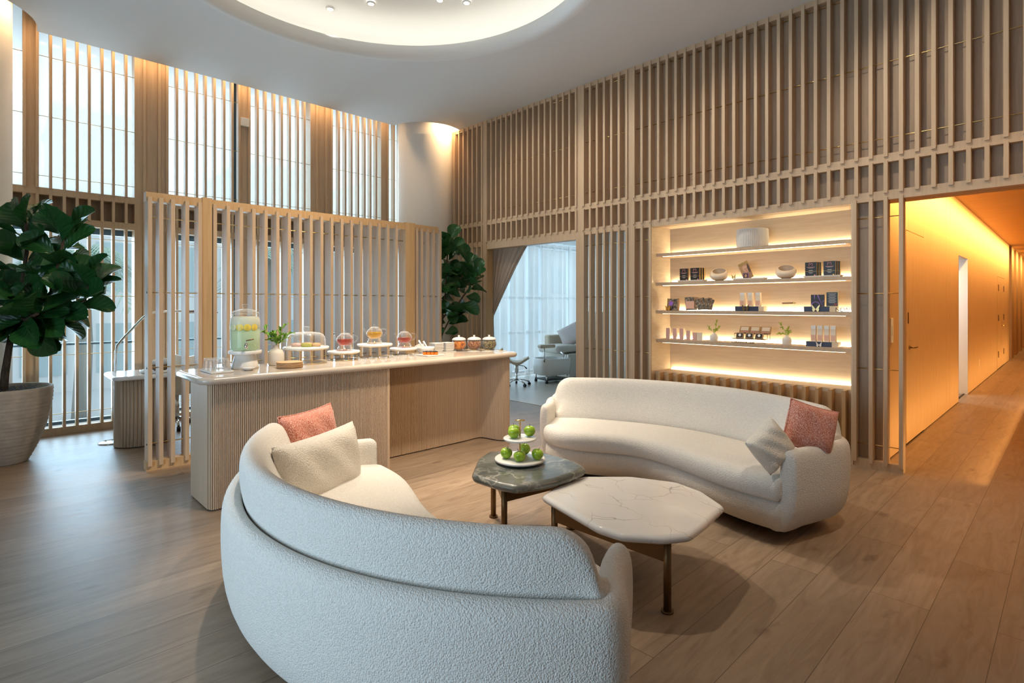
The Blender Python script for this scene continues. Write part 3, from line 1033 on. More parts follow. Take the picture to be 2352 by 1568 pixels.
# ------------------------------------------------------------------ outside
structmesh(MB().box(-40, 60, 8.45, 80, -0.45, -0.35).build('ground', 'ext_paving'), 'pale paved ground outside the windows', 'ground')
def building(lab, x0, x1, y0, y1, h, nx, nz, mat='ext_white'):
    b = thing('building', lab, 'building', ((x0 + x1) / 2, y0, -0.35), group='buildings outside the windows')
    w = x1 - x0
    MB().box(-w / 2, w / 2, 0, y1 - y0, 0, h).build('walls', mat, b)
    MB().box(-w / 2 - 0.1, w / 2 + 0.1, -0.1, y1 - y0 + 0.1, h, h + 0.12).build('parapet', 'ext_white', b)
    for i in range(nx):
        for k in range(nz):
            x = -w / 2 + w * (i + 0.5) / nx
            z = h * (k + 0.5) / nz
            MB().box(x - w / nx * 0.3, x + w / nx * 0.3, -0.03, 0.02, z - h / nz * 0.3, z + h / nz * 0.3).build('window_opening', 'ext_glass', b)
    return b
building('pale building outside, its flat top seen through the leftmost blind', 1.5, 3.6, 19.5, 24, 7.3, 2, 3, 'ext_grey')
building('low white building outside behind the palm trees', 0.3, 6.6, 15, 18, 3.6, 5, 2)
building('grey building outside seen through the middle blind', 6.9, 10.0, 21, 26, 7.0, 3, 3, 'ext_grey')
building('wide pale building outside facing the treatment room', 9.5, 26, 17, 20, 6.0, 9, 3)
def palm(lab, x, y, h, seed):
    r = random.Random(seed)
    t = thing('palm_tree', lab, 'palm tree', (x, y, -0.35), group='palm trees outside the windows')
    MB().tube([(0, 0, 0), (0.05, 0, h * 0.5), (0.02, 0, h)], [0.13, 0.11, 0.09], 10).build('trunk', 'palm_trunk', t)
    m = MB()
    for k in range(22):
        az = 2 * pi * k / 22 + r.uniform(-.2, .2)
        el = r.uniform(-0.2, 1.1)
        Lf = r.uniform(1.0, 1.5)
        pts = []
        for i in range(9):
            s = i / 8
            rr = Lf * s * cos(el) * (1 - 0.12 * s)
            zz = h + Lf * (s * sin(el) - 0.75 * s * s)
            pts.append(Vector((rr * cos(az), rr * sin(az), zz)))
        side = Vector((-sin(az), cos(az), 0))
        for i in range(1, 9):
            for sg in (-1, 1):
                for q in (0.0, 0.5):
                    p = pts[i - 1].lerp(pts[i], q)
                    tip = p + side * sg * 0.42 * (1 - 0.5 * i / 8) + Vector((cos(az), sin(az), 0)) * 0.22 - Vector((0, 0, 0.22))
                    n = len(m.v)
                    w = (pts[i] - pts[i - 1]).normalized() * 0.025
                    m.v += [tuple(p - w), tuple(p + w), tuple(tip)]
                    m.f.append((n, n + 1, n + 2))
                    m.s.append(False)
    m.build('fronds', 'palm_leaf', t)
palm('palm tree outside, its drooping fronds seen left of the desk', 1.15, 11.2, 2.5, 3)
palm('palm tree outside, seen between the slats of the screen', 4.6, 12.6, 3.0, 4)
palm('palm tree outside the treatment room window', 11.5, 13.0, 3.0, 5)
# ================================================================== SOFAS
def bez(p0, p1, p2, p3, n):
    r = []
    for k in range(1, n + 1):
        t = k / n
        r.append(tuple((1 - t) ** 3 * a + 3 * (1 - t) ** 2 * t * b + 3 * (1 - t) * t * t * c + t ** 3 * d for a, b, c, d in zip(p0, p1, p2, p3)))
    return r

def sweep(m, path, prof_fn, ends=True, cap=0.06, ncap=6):
    """sweep a (n, z) profile along a plan path; n points to the outside (left of travel). Ends are rounded off."""
    P = [Vector((p[0], p[1], 0)) for p in path]
    rows = []
    def ring(p, t, prof):
        nrm = Vector((-t.y, t.x, 0))
        return [(p.x + nrm.x * a, p.y + nrm.y * a, z) for a, z in prof]
    T = [(P[min(i + 1, len(P) - 1)] - P[max(i - 1, 0)]).normalized() for i in range(len(P))]
    base = [prof_fn(i / (len(P) - 1)) for i in range(len(P))]
    def shrink(prof, c, s):
        na = sum(a for a, z in prof) / len(prof)
        zt = max(z for a, z in prof)
        zb = min(z for a, z in prof)
        return [(na + (a - na) * c, z - (z - (zt + zb) / 2) * 2 * s / max(zt - zb, 1e-5)) for a, z in prof]
    if ends:
        for k in range(ncap, 0, -1):
            t = pi / 2 * k / ncap
            rows.append(ring(P[0] - T[0] * cap * sin(t), T[0], shrink(base[0], max(cos(t), 0.03), cap * 0.9 * (1 - cos(t)))))
    for p, t, b in zip(P, T, base):
        rows.append(ring(p, t, b))
    if ends:
        for k in range(1, ncap + 1):
            t = pi / 2 * k / ncap
            rows.append(ring(P[-1] + T[-1] * cap * sin(t), T[-1], shrink(base[-1], max(cos(t), 0.03), cap * 0.9 * (1 - cos(t)))))
    m.grid(rows, closed_u=True, cap0=True, cap1=True)
    return m

def smooth01(t):
    t = max(0.0, min(1.0, t))
    return t * t * (3 - 2 * t)

def make_sofa(label):
    s = thing('curved_sofa', label, 'sofa', group='matching curved boucle sofas')
    R, AL, AR = 1.705, radians(53), radians(37)
    # shell (wraps the back and both arms; the -x end reaches a little further round)
    arc = [(R * sin(t), R * cos(t)) for t in [-AL + (AL + AR) * k / 40 for k in range(41)]]
    p0, d0 = arc[-1], (cos(AR), -sin(AR))
    tip = (0.985, 0.70)
    right = bez(p0, (p0[0] + d0[0] * 0.17, p0[1] + d0[1] * 0.17), (tip[0] + 0.09, tip[1] + 0.38), tip, 16)
    p0, d0 = arc[0], (-cos(AL), -sin(AL))
    tip = (-1.14, 0.665)
    left = bez(p0, (p0[0] + d0[0] * 0.1, p0[1] + d0[1] * 0.1), (tip[0] - 0.08, tip[1] + 0.2), tip, 16)[::-1]
    path = left + arc + right        # travels from the -x tip over the back to the +x tip; left of travel is outside (+y)
    def prof(u):
        return [(-0.18, 0.075), (-0.12, 0.06), (-0.055, 0.07), (-0.005, 0.115), (0.028, 0.185), (0.046, 0.28), (0.052, 0.42), (0.050, 0.53), (0.040, 0.577),
                (0.018, 0.600), (-0.006, 0.605), (-0.030, 0.597), (-0.046, 0.572), (-0.052, 0.53), (-0.055, 0.40), (-0.07, 0.25), (-0.11, 0.15)]
    sweep(MB(), path, prof, cap=0.05).build('outer_shell', 'boucle', s, subsurf=1)
    # back cushion
    B0, B1 = radians(-53.5), radians(40.5)
    nb = 130
    def backprof(u):
        e = min(u, 1 - u) * (B1 - B0) * 1.68      # distance from the end
        rd = 0.15
        top = 0.80
        if e < rd:
            top -= 0.16 * (1 - sqrt(max(0.0, 1 - ((rd - e) / rd) ** 2)))
        h = top
        return [(1.40, 0.40), (1.50, 0.38), (1.62, 0.44), (1.655, 0.56), (1.675, h - 0.16), (1.68, h - 0.09), (1.676, h - 0.04), (1.66, h - 0.01), (1.635, h),
                (1.605, h - 0.006), (1.577, h - 0.03), (1.552, h - 0.08), (1.515, h - 0.18), (1.455, 0.53), (1.412, 0.46)]
    rows = []
    for k in range(nb + 1):
        t = B0 + (B1 - B0) * k / nb
        rows.append([(r * sin(t), r * cos(t), z) for r, z in backprof(k / nb)])
    def endcap(row, sgn, t):
        out_ = []
        cr = sum(sqrt(p[0] ** 2 + p[1] ** 2) for p in row) / len(row)
        zb = 0.38
        for q in range(1, 6):
            f = pi / 2 * q / 5
            adv = 0.04 * sin(f)
            out_.append([((cr + (sqrt(p[0] ** 2 + p[1] ** 2) - cr) * max(cos(f), 0.05)) * sin(t) + sgn * adv * cos(t),
                          (cr + (sqrt(p[0] ** 2 + p[1] ** 2) - cr) * max(cos(f), 0.05)) * cos(t) - sgn * adv * sin(t),
                          zb + (p[2] - zb) * (1 - 0.12 * (1 - cos(f)))) for p in row])
        return out_
    rows = endcap(rows[0], -1, B0)[::-1] + rows + endcap(rows[-1], 1, B1)
    MB().grid(rows, closed_u=True, cap0=True, cap1=True).build('back_cushion', 'boucle', s, subsurf=1)
    # seat and base
    def front(x):
        if x > -0.15:
            return 0.79 - 0.19 * sin(pi / 2 * min((x + 0.15) / 0.95, 1.0)) ** 2
        q = (-0.15 - x)
        return 0.79 - 0.27 * sin(pi / 2 * min(q / 0.7, 1.0)) ** 2 + 0.10 * (max(0.0, q - 0.7) / 0.27) ** 2
    def rear(x, r):
        return sqrt(r * r - x * x)
    def slab(z0, z1, rr, off, bulge, n=52, wid=1.05, under=0.0, lowk=0.35, topk=1.0):
        rows_ = []
        for k in range(n + 1):
            u = -1 + 2 * k / n
            u = u * 0.75 + 0.25 * sin(pi / 2 * u)
            x = -0.10 + wid * u
            f = front(x) + off
            b = max(rear(x, rr), f + 0.12)
            h = (z1 - z0) / 2
            zc = (z0 + z1) / 2
            sec = [(b, z0 + 0.01), (f + bulge * 1.6 * lowk + under, z0), (f + bulge * 0.7 * lowk + under * 0.75, z0 + h * 0.12), (f + bulge * 0.2 * lowk + under * 0.3, z0 + h * 0.5), (f, zc), (f + bulge * 0.15 * topk, zc + h * 0.45), (f + bulge * 0.6 * topk, zc + h * 0.8), (f + bulge * 1.4 * topk, z1 - 0.004),
                   (f + bulge * 2.6 * topk, z1), ((f + b) / 2, z1 + 0.012), (b, z1 + 0.005)]
            rows_.append([(x * (1 + 0.10 * smooth01((y - 0.62) / 0.55)), y, z) for y, z in sec])
        return MB().grid(rows_, closed_u=True, cap0=True, cap1=True)
    slab(0.275, 0.445, 1.50, 0.0, 0.06).build('seat_cushion', 'boucle', s, subsurf=1)
    slab(0.06, 0.282, 1.60, 0.018, 0.05, under=0.09, topk=0.4).build('seat_base', 'boucle', s, subsurf=1)
    # recessed plinth, black to stand in for the shadow under the sofa
    n = 24
    poly = [(-1.0 + 1.8 * k / n, front(-1.0 + 1.8 * k / n) + 0.28) for k in range(n + 1)]
    poly += [(0.8 - 1.8 * k / n, rear(0.8 - 1.8 * k / n, 1.52)) for k in range(n + 1)]
    MB().prism(poly, 0.0, 0.11).build('plinth', 'black', s)
    return s
sofa1 = make_sofa('curved cream boucle sofa seen from behind, nearest to the viewer')
sofa1.location = (2.48, 2.27, 0)
sofa1.rotation_euler = (0, 0, radians(85))
sofa2 = dup(sofa1, (2.95, 2.25, 0), 'curved cream boucle sofa facing the tables in front of the lit shelves', radians(-93))

def pillow(name, label, cat, w, h, th, mat, loc, xdir, ydir, group=None, piping=True, sag=0.05):
    x = Vector(xdir).normalized()
    z = x.cross(Vector(ydir)).normalized()
    y = z.cross(x).normalized()
    n = 22
    def surf(sg):
        rows = []
        for i in range(n + 1):
            r = []
            for j in range(n + 1):
                u, v = -1 + 2 * i / n, -1 + 2 * j / n
                # pinched edges, pointed corners
                px_ = u * (1 - sag * (1 - v * v) ** 1.0 * abs(u) ** 3)
                py_ = v * (1 - sag * 1.4 * (1 - u * u) ** 1.0 * abs(v) ** 3)
                t = ((1 - u ** 4) * (1 - v ** 4)) ** 0.5
                wr = 0.006 * sin(9 * u + 5 * v) * t
                r.append((px_ * w / 2, py_ * h / 2, sg * th / 2 * t + wr))
            rows.append(r)
        return rows
    o = bpy.data.objects.new(name, None)
    COL.objects.link(o)
    tag(o, label, cat, group)
    M_ = Matrix((x, y, z)).transposed().to_4x4()
    M_.translation = Vector(loc)
    o.matrix_world = M_
    m = MB()
    a = surf(1)
    b = surf(-1)
    m.grid(a)
    m.grid([r[::-1] for r in b])
    m.build('cover', mat, o, weld=True)
    if piping:
        ring = [a[i][0] for i in range(n)] + [a[n][j] for j in range(n)] + [a[n - i][n] for i in range(n)] + [a[0][n - j] for j in range(n)]
        ring = [(p[0], p[1], 0) for p in ring]
        m = MB()
        pts = ring + [ring[0]]
        m.tube(pts, 0.005, 6, caps=False)
        m.build('piping', mat, o)
    return o
pillow('throw_pillow', 'coral woven square pillow on the near sofa, behind the cream lumbar pillow', 'pillow', 0.45, 0.44, 0.17, 'coral_weave',
       (1.51, 3.41, 0.61), (0.93, 0.38, 0.03), (-0.16, 0.10, 1), group='coral woven pillows')
pillow('lumbar_pillow', 'long cream boucle lumbar pillow on the near sofa', 'pillow', 0.66, 0.38, 0.20, 'boucle_pillow',
       (1.41, 3.06, 0.565), (0.915, 0.40, 0.02), (-0.16, 0.08, 1), group='cream boucle pillows', piping=False)
pillow('throw_pillow', 'coral woven square pillow in the right corner of the far sofa', 'pillow', 0.31, 0.30, 0.17, 'coral_weave',
       (3.87, 1.205, 0.70), (0.62, -0.72, -0.28), (0.30, -0.05, 1), group='coral woven pillows')
pillow('throw_pillow', 'small cream pillow resting on its corner on the far sofa seat', 'pillow', 0.26, 0.26, 0.14, 'boucle_pillow',
       (3.55, 1.335, 0.620), (0.75, -0.30, 0.62), (-0.35, 0.35, 0.85), group='cream boucle pillows', piping=False)

# ================================================================== COFFEE TABLES
def slab_top(m, poly, z0, z1, rnd=0.03):
    """irregular stone slab: rounded polygon outline with a rounded edge"""
    n = len(poly)
    cx_, cy_ = sum(p[0] for p in poly) / n, sum(p[1] for p in poly) / n
    P = []
    for i in range(n):          # round the corners
        a, b, c = Vector(poly[i - 1]), Vector(poly[i]), Vector(poly[(i + 1) % n])
        d1, d2 = (a - b), (c - b)
        k = min(0.03, d1.length * 0.3, d2.length * 0.3)
        s0, s1 = b + d1.normalized() * k, b + d2.normalized() * k
        for q in range(5):
            t = q / 4
            P.append(s0 * (1 - t) ** 2 + b * 2 * t * (1 - t) + s1 * t * t)
    h = (z1 - z0) / 2
    rows = []
    for q in range(9):
        f = -pi / 2 + pi * q / 8
        off = rnd * (1 - cos(f))
        z = (z0 + z1) / 2 + h * sin(f)
        r = []
        for p in P:
            d = Vector((p.x - cx_, p.y - cy_))
            l_ = d.length
            r.append((cx_ + d.x * (l_ - off) / l_, cy_ + d.y * (l_ - off) / l_, z))
        rows.append(r)
    m.grid(rows, closed_u=True, cap0=True, cap1=True)
    return m

def leg_tube(m, x, y, z1):
    m.cyl((x, y, 0), 0.019, 0.012, z1, 16)
    m.cyl((x, y, 0), 0.030, 0.0, 0.012, 20)
    return m

def stretcher(m, a, b, z0, z1, th=0.012):
    d = Vector((b[0] - a[0], b[1] - a[1], 0)).normalized()
    n = Vector((-d.y, d.x, 0)) * th
    n0 = len(m.v)
    A, B = Vector((a[0], a[1], 0)), Vector((b[0], b[1], 0))
    for z in (z0, z1):
        for p in (A - n, B - n, B + n, A + n):
            m.v.append((p.x, p.y, z))
    for q in ((3, 2, 1, 0), (4, 5, 6, 7), (0, 1, 5, 4), (1, 2, 6, 5), (2, 3, 7, 6), (3, 0, 4, 7)):
        m.f.append(tuple(n0 + i for i in q))
        m.s.append(False)
    return m

def coffee_table(label, poly, legs, z_top, thick, mat):
    cx_, cy_ = sum(p[0] for p in poly) / len(poly), sum(p[1] for p in poly) / len(poly)
    t = thing('coffee_table', label, 'coffee table', (cx_, cy_, 0), group='stone topped coffee tables')
    loc = [(p[0] - cx_, p[1] - cy_) for p in poly]
    slab_top(MB(), loc, z_top - thick, z_top, 0.035).build('table_top', mat, t)
    zl = z_top - thick
    for i, l_ in enumerate(legs):
        nx_ = legs[(i + 1) % len(legs)]
        x, y = l_[0] - cx_, l_[1] - cy_
        leg_tube(MB(), x, y, zl).build('leg', 'bronze', t)
        stretcher(MB(), (x, y), (nx_[0] - cx_, nx_[1] - cy_), zl - 0.105, zl - 0.002).build('frame_bar', 'bronze', t)
    return t
coffee_table('low coffee table with white veined marble top and bronze legs',
             [(2.34, 2.17), (2.62, 2.245), (2.80, 2.22), (3.02, 2.01), (3.13, 1.74), (3.085, 1.55), (2.94, 1.345), (2.62, 1.30), (2.45, 1.29), (2.33, 1.36), (2.21, 1.52), (2.20, 1.66)],
             [(2.406, 1.39), (2.39, 2.11), (3.02, 1.98)], 0.395, 0.045, 'marble_white')
coffee_table('coffee table with dark grey green marble top holding the apples',
             [(2.196, 2.626), (2.438, 2.85), (2.606, 2.93), (2.786, 2.80), (2.873, 2.644), (2.878, 2.47), (2.858, 2.31), (2.80, 2.195), (2.685, 2.168), (2.478, 2.165), (2.342, 2.196), (2.211, 2.257), (2.178, 2.354), (2.168, 2.576)],
             [(2.30, 2.44), (2.60, 2.87), (2.84, 2.36)], 0.455, 0.055, 'marble_dark')

# tiered stand with apples
ts = thing('tiered_stand', 'two tier white marble stand with gold handle on the dark table', 'cake stand', (2.575, 2.58, 0.456))
MB().lathe([(0.0, 0.008), (0.150, 0.008), (0.166, 0.014), (0.168, 0.02), (0.166, 0.026), (0.16, 0.028), (0.0, 0.028)], seg=48).build('lower_plate', 'marble_plate', ts)
MB().lathe([(0.0, 0.0), (0.07, 0.0), (0.07, 0.008), (0.0, 0.008)], seg=32).build('foot', 'black', ts)
MB().lathe([(0.0, 0.146), (0.10, 0.146), (0.110, 0.152), (0.111, 0.158), (0.106, 0.162), (0.0, 0.162)], seg=48).build('upper_plate', 'marble_plate', ts)
MB().cyl((0, 0, 0), 0.006, 0.028, 0.272, 12).build('rod', 'gold_wire', ts)
MB().tube([(-0.022, 0.022, 0.275), (0.022, -0.022, 0.275)], 0.0055, 12).build('handle', 'gold_wire', ts)
def apple(label, x, y, z, rz, tilt):
    a = thing('green_apple', label, 'apple', (x, y, z), rz, 'green apples on the tiered stand')
    a.rotation_euler = (tilt, 0, rz)
    prof = []
    for k in range(17):
        t = pi * k / 16
        r = 0.039 * sin(t) * (1.0 + 0.10 * cos(t + pi))
        z_ = 0.037 - 0.037 * cos(t)
        if k > 12:
            z_ -= 0.010 * ((k - 12) / 4) ** 2
        if k < 3:
            z_ += 0.004 * ((3 - k) / 3) ** 2
        prof.append((max(r, 0.0), z_ - 0.001))
    prof[0] = (0, prof[0][1]); prof[-1] = (0, prof[-1][1])
    MB().lathe(prof, seg=28).build('flesh', 'apple_skin', a)
    MB().tube([(0, 0, 0.060), (0.001, 0, 0.072), (0.004, 0, 0.083)], [0.0012, 0.0014, 0.0018], 6).build('stem', 'apple_stem', a)
sx, sy = 2.575, 2.58
fr, rr = Vector((0.696, 0.718)), Vector((0.718, -0.696))   # away from / to the right of the viewer
def at(f_, r_):
    return (sx + fr.x * f_ + rr.x * r_, sy + fr.y * f_ + rr.y * r_)
for (lab, f_, r_, z, tl) in (('green apple on the upper tier, left front', -0.03, -0.043, 0.618, 0.15), ('green apple on the upper tier, hidden behind the left front one', 0.055, -0.035, 0.618, -0.1),
                      ('green apple on the upper tier, right, with a dark stem', 0.03, 0.066, 0.618, 0.0), ('green apple on the lower tier, far left', -0.02, -0.098, 0.484, 0.25),
                      ('green apple on the lower tier, front centre', -0.098, 0.005, 0.484, 0.3), ('green apple on the lower tier, behind the gold rod', 0.085, 0.035, 0.484, -0.2),
                      ('green apple on the lower tier, right', -0.045, 0.105, 0.484, 0.3)):
    x, y = at(f_, r_)
    apple(lab, x, y, z, R0.uniform(0, 6), tl)

# ================================================================== SLAT SCREEN
SC = thing('slat_screen', 'freestanding oak slat screen with brass rods behind the counter', 'room divider', (1.06, 5.80, 0))
X0 = 1.06
def sbox(x0, x1, y0, y1, z0, z1):
    return MB().box(x0 - X0, x1 - X0, y0, y1, z0, z1)
slats = [1.088, 1.175, 1.269, 1.384, 1.494] + [1.623 + 0.1196 * k for k in range(18)] + [3.955, 4.03, 4.125, 4.215, 4.32]
for i, x in enumerate(slats):
    sbox(x - 0.016, x + 0.016, 0.0, 0.15, 0.045, 2.475).build('slat', 'oak', SC)
sbox(1.515, 1.600, 0.012, 0.17, 0.0, 2.53).build('post', 'oak_warm', SC)
sbox(3.79, 3.93, 0.012, 0.17, 0.0, 2.53).build('post', 'oak_warm', SC)
sbox(1.062, 1.515, 0.02, 0.13, 2.44, 2.52).build('top_beam', 'oak_warm', SC)
sbox(1.600, 3.79, 0.02, 0.13, 2.44, 2.52).build('top_beam', 'oak_warm', SC)
sbox(3.93, 4.30, 0.02, 0.13, 2.44, 2.52).build('top_beam', 'oak_warm', SC)
sbox(1.062, 4.335, 0.02, 0.13, 0.0, 0.085).build('foot_rail', 'oak_warm', SC)
for z in (0.236, 0.927, 1.612, 2.30):
    MB().tube([(0.01, 0.075, z), (4.33 - X0, 0.075, z)], 0.005, 8).build('brass_rod', 'brass', SC)
for z in (0.236, 0.927, 1.612):
    MB().cyl((0, 0, 0), 0.008, 0, 0.004, 12).build('screw_cap', 'black', SC, loc=(0.012, 0.05, z), rot=(0, -pi / 2, 0))

# ================================================================== COUNTER
CT = thing('fluted_counter', 'fluted oak counter under the drinks, with a curved recessed front', 'counter', (2.7, 4.6, 0))
cx0, cy0 = 2.7, 4.6
def cbox(x0, x1, y0, y1, z0, z1):
    return MB().box(x0 - cx0, x1 - cx0, y0 - cy0, y1 - cy0, z0, z1)
def flutes(path, z0, z1, pitch=0.0136, r=0.0051):
    """half round ribs standing along a plan path, outside = right of travel"""
    m = MB()
    P = [Vector((p[0] - cx0, p[1] - cy0)) for p in path]
    acc = 0.0
    nxt = pitch / 2
    for a, b in zip(P[:-1], P[1:]):
        d = b - a
        l_ = d.length
        if l_ < 1e-6:
            continue
        t = d / l_
        nrm = Vector((t.y, -t.x))
        while nxt <= acc + l_:
            c = a + t * (nxt - acc)
            pts = []
            for k in range(6):
                f = pi * k / 5
                pts.append((c.x - t.x * r * cos(f) + nrm.x * r * sin(f), c.y - t.y * r * cos(f) + nrm.y * r * sin(f)))
            m.prism(pts, z0, z1, smooth=False)
            nxt += pitch
        acc += l_
    return m
ZT = 0.925
# carcass
cbox(1.19, 2.66, 4.375, 4.84, 0.012, ZT).build('front_cabinet', 'oak_shade', CT)
fp = [(1.19, 4.40)] + [(1.215 - 0.03 * cos(t) + 0.005, 4.385 - 0.03 * sin(t) + 0.005) for t in [pi / 2 * k / 5 for k in range(6)]] + [(2.66, 4.37)]
flutes(fp, 0.012, ZT).build('fluted_front', 'oak_flute', CT)
cbox(1.178, 1.19, 4.40, 4.84, 0.012, ZT).build('side_panel', 'oak_flute', CT)
cbox(2.655, 2.675, 4.362, 4.84, 0.0, ZT).build('edge_panel', 'oak_flute', CT)
rp = [(2.675, 4.665), (3.70, 4.665)]
rp += bez((3.70, 4.665), (3.95, 4.665), (4.04, 4.73), (4.06, 4.60), 12)
rp += bez((4.06, 4.60), (4.075, 4.50), (4.09, 4.37), (4.16, 4.365), 12)
rp += [(4.19, 4.365), (4.20, 4.375), (4.20, 4.84)]
back = MB()
poly = [(p[0] - cx0, p[1] - cy0 + 0.006) for p in rp] + [(2.675 - cx0, 4.84 - cy0)]
back.prism(poly, 0.012, ZT)
back.build('recessed_cabinet', 'oak_shade', CT)
flutes(rp, 0.012, ZT).build('fluted_recess', 'oak_flute', CT)
cbox(1.22, 2.63, 4.42, 4.82, 0, 0.012).build('plinth', 'black_gap', CT)
cbox(2.63, 4.17, 4.72, 4.82, 0, 0.012).build('plinth', 'black_gap', CT)
ct = MB()
x0, x1, y0, y1 = 1.10 - cx0, 4.29 - cx0, 4.285 - cy0, 5.03 - cy0
rows = []
for q in range(9):
    f = -pi / 2 + pi * q / 8
    off = 0.03 * (1 - cos(f))
    z = 0.9525 + 0.0275 * sin(f)
    r = []
    rc = 0.10
    for cxx, cyy, aa in ((x1 - rc, y0 + rc, -pi / 2), (x1 - rc, y1 - rc, 0), (x0 + rc, y1 - rc, pi / 2), (x0 + rc, y0 + rc, pi)):
        for k in range(9):
            t = aa + pi / 2 * k / 8
            r.append((cxx + (rc - off) * cos(t), cyy + (rc - off) * sin(t), z))
    rows.append(r)
ct.grid(rows, closed_u=True, cap0=True, cap1=True)
tag(ct.build('countertop', 'counter_stone', loc=(cx0, cy0, 0)), 'long beige stone countertop with rounded nose on the fluted counter', 'countertop')

# ================================================================== FIG TREES
def fig_leaf(m, base, direction, up, L_, W_, curl):
    """fiddle shaped leaf with a cupped blade"""
    d = Vector(direction).normalized()
    s = d.cross(Vector(up)).normalized()
    u = s.cross(d).normalized()
    ns, nv = 12, 4
    b = Vector(base)
    n0 = len(m.v)
    for i in range(ns + 1):
        t = i / ns
        tt = 0.015 + 0.975 * t
        w = W_ * max(sin(pi * tt ** 1.4), 0.0) ** 0.6 * (0.72 + 0.33 * t)
        for j in range(-nv, nv + 1):
            v = j / nv
            wav = 0.012 * sin(9 * t + 3 * v) * abs(v)
            p = b + d * (L_ * (t + 0.05 * v * v * (1 if t > 0.5 else 0) * (t - 0.5))) + s * (w / 2 * v) + u * (0.28 * w * v * v - curl * L_ * t * t + wav)
            m.uv[len(m.v)] = (t, (v + 1) / 2)
            m.v.append(tuple(p))
    wd = 2 * nv + 1
    for i in range(ns):
        for j in range(2 * nv):
            a = n0 + i * wd + j
            m.f.append((a, a + 1, a + wd + 1, a + wd))
            m.s.append(True)

def fig_tree(label, loc, stems, leaves, trunk, pot=None, seed=1, keep_out=None):
    """stems: polylines; leaves: list of (anchor, direction, size)"""
    t = thing('potted_fig_tree', label, 'potted plant', loc)
    m = MB()
    for pts, r in trunk:
        m.tube(pts, r, 10)
    m.build('trunk', 'bark', t)
    m = MB()
    rj = random.Random(seed + 50)
    for base, d, sz, curl in leaves:
        if keep_out is not None:
            tip_ = Vector(base) + Vector(d).normalized() * sz
            if any((Vector((q.x + loc[0], q.y + loc[1])) - Vector(keep_out[:2])).length < keep_out[2] for q in (Vector(base), tip_)) or max(Vector(base).x, tip_.x) + loc[0] > 5.8 or max(Vector(base).y, tip_.y) + loc[1] > 8.1:
                continue
        d = Vector(d)
        rl = rj.uniform(-0.6, 0.6)
        up = Vector((-0.55 + 0.6 * rl, -0.55 - 0.6 * rl, 0.55 + rj.uniform(-0.3, 0.4)))
        if abs(up.normalized().dot(d.normalized())) > 0.9:
            up = Vector((0.2, -0.3, 1))
        fig_leaf(m, base, d, up, sz, sz * 0.80, curl)
    m.build('foliage', 'fig_leaf', t)
    if pot:
        rb, rt, h = pot
        prof = []
        K = 46
        for k in range(K + 1):
            f = k / K
            r = rb + (rt - rb) * (1 - (1 - f) ** 2.0)
            prof.append((r + 0.0035 * sin(f * 2 * pi * 19), h * f))
        prof = [(0, 0)] + prof + [(rt - 0.01, h + 0.006), (rt - 0.028, h), (rt - 0.035, h - 0.08), (0.0, h - 0.08)]
        MB().lathe(prof, seg=56).build('pot', 'pot_clay', t)
        r = random.Random(seed)
        m = MB()
        for k in range(900):
            a, q = r.uniform(0, 2 * pi), (rt - 0.05) * sqrt(r.random())
            x, y = q * cos(a), q * sin(a)
            z = h - 0.075
            p1 = Vector((x, y, z + r.uniform(0, 0.03)))
            pts = [p1]
            dd = Vector((r.uniform(-1, 1), r.uniform(-1, 1), r.uniform(0.2, 1))).normalized()
            for s_ in range(3):
                pts.append(pts[-1] + dd * 0.022)
                dd = (dd + Vector((r.uniform(-1, 1), r.uniform(-1, 1), r.uniform(-1, 0.3)))).normalized()
            m.tube(pts, 0.0022, 3, caps=False)
        MB_top = MB().lathe([(rt - 0.036, h - 0.09), (rt - 0.036, h - 0.06), (0, h - 0.045)], seg=40)
        m.v, off = m.v, len(m.v)
        for q in MB_top.v:
            m.v.append(q)
        for fc in MB_top.f:
            m.f.append(tuple(i + off for i in fc)); m.s.append(True)
        m.build('moss', 'moss', t)
    return t

def leaf_cloud(stems, seed, per, size=(0.27, 0.40)):
    """leaves spiralling around the upper part of every stem, denser to the tips"""
    r = random.Random(seed)
    out_ = []
    for pts, n in zip(stems, per):
        P = [Vector(p) for p in pts]
        ph = r.uniform(0, 6)
        for k in range(n):
            f = 0.12 + 0.88 * (k / max(n - 1, 1)) ** 0.8
            s_ = f * (len(P) - 1)
            i = min(int(s_), len(P) - 2)
            b = P[i].lerp(P[i + 1], s_ - i)
            ax = (P[i + 1] - P[i]).normalized()
            ph += 2.4 + r.uniform(-.3, .3)
            side = Vector((cos(ph), sin(ph), 0))
            el = -0.6 + 1.35 * f + r.uniform(-0.5, 0.4)
            d = (side * cos(el) + Vector((0, 0, 1)) * sin(el) + ax * 0.15)
            out_.append((b + d.normalized() * 0.04, d, r.uniform(*size), r.uniform(0.05, 0.3)))
    return out_

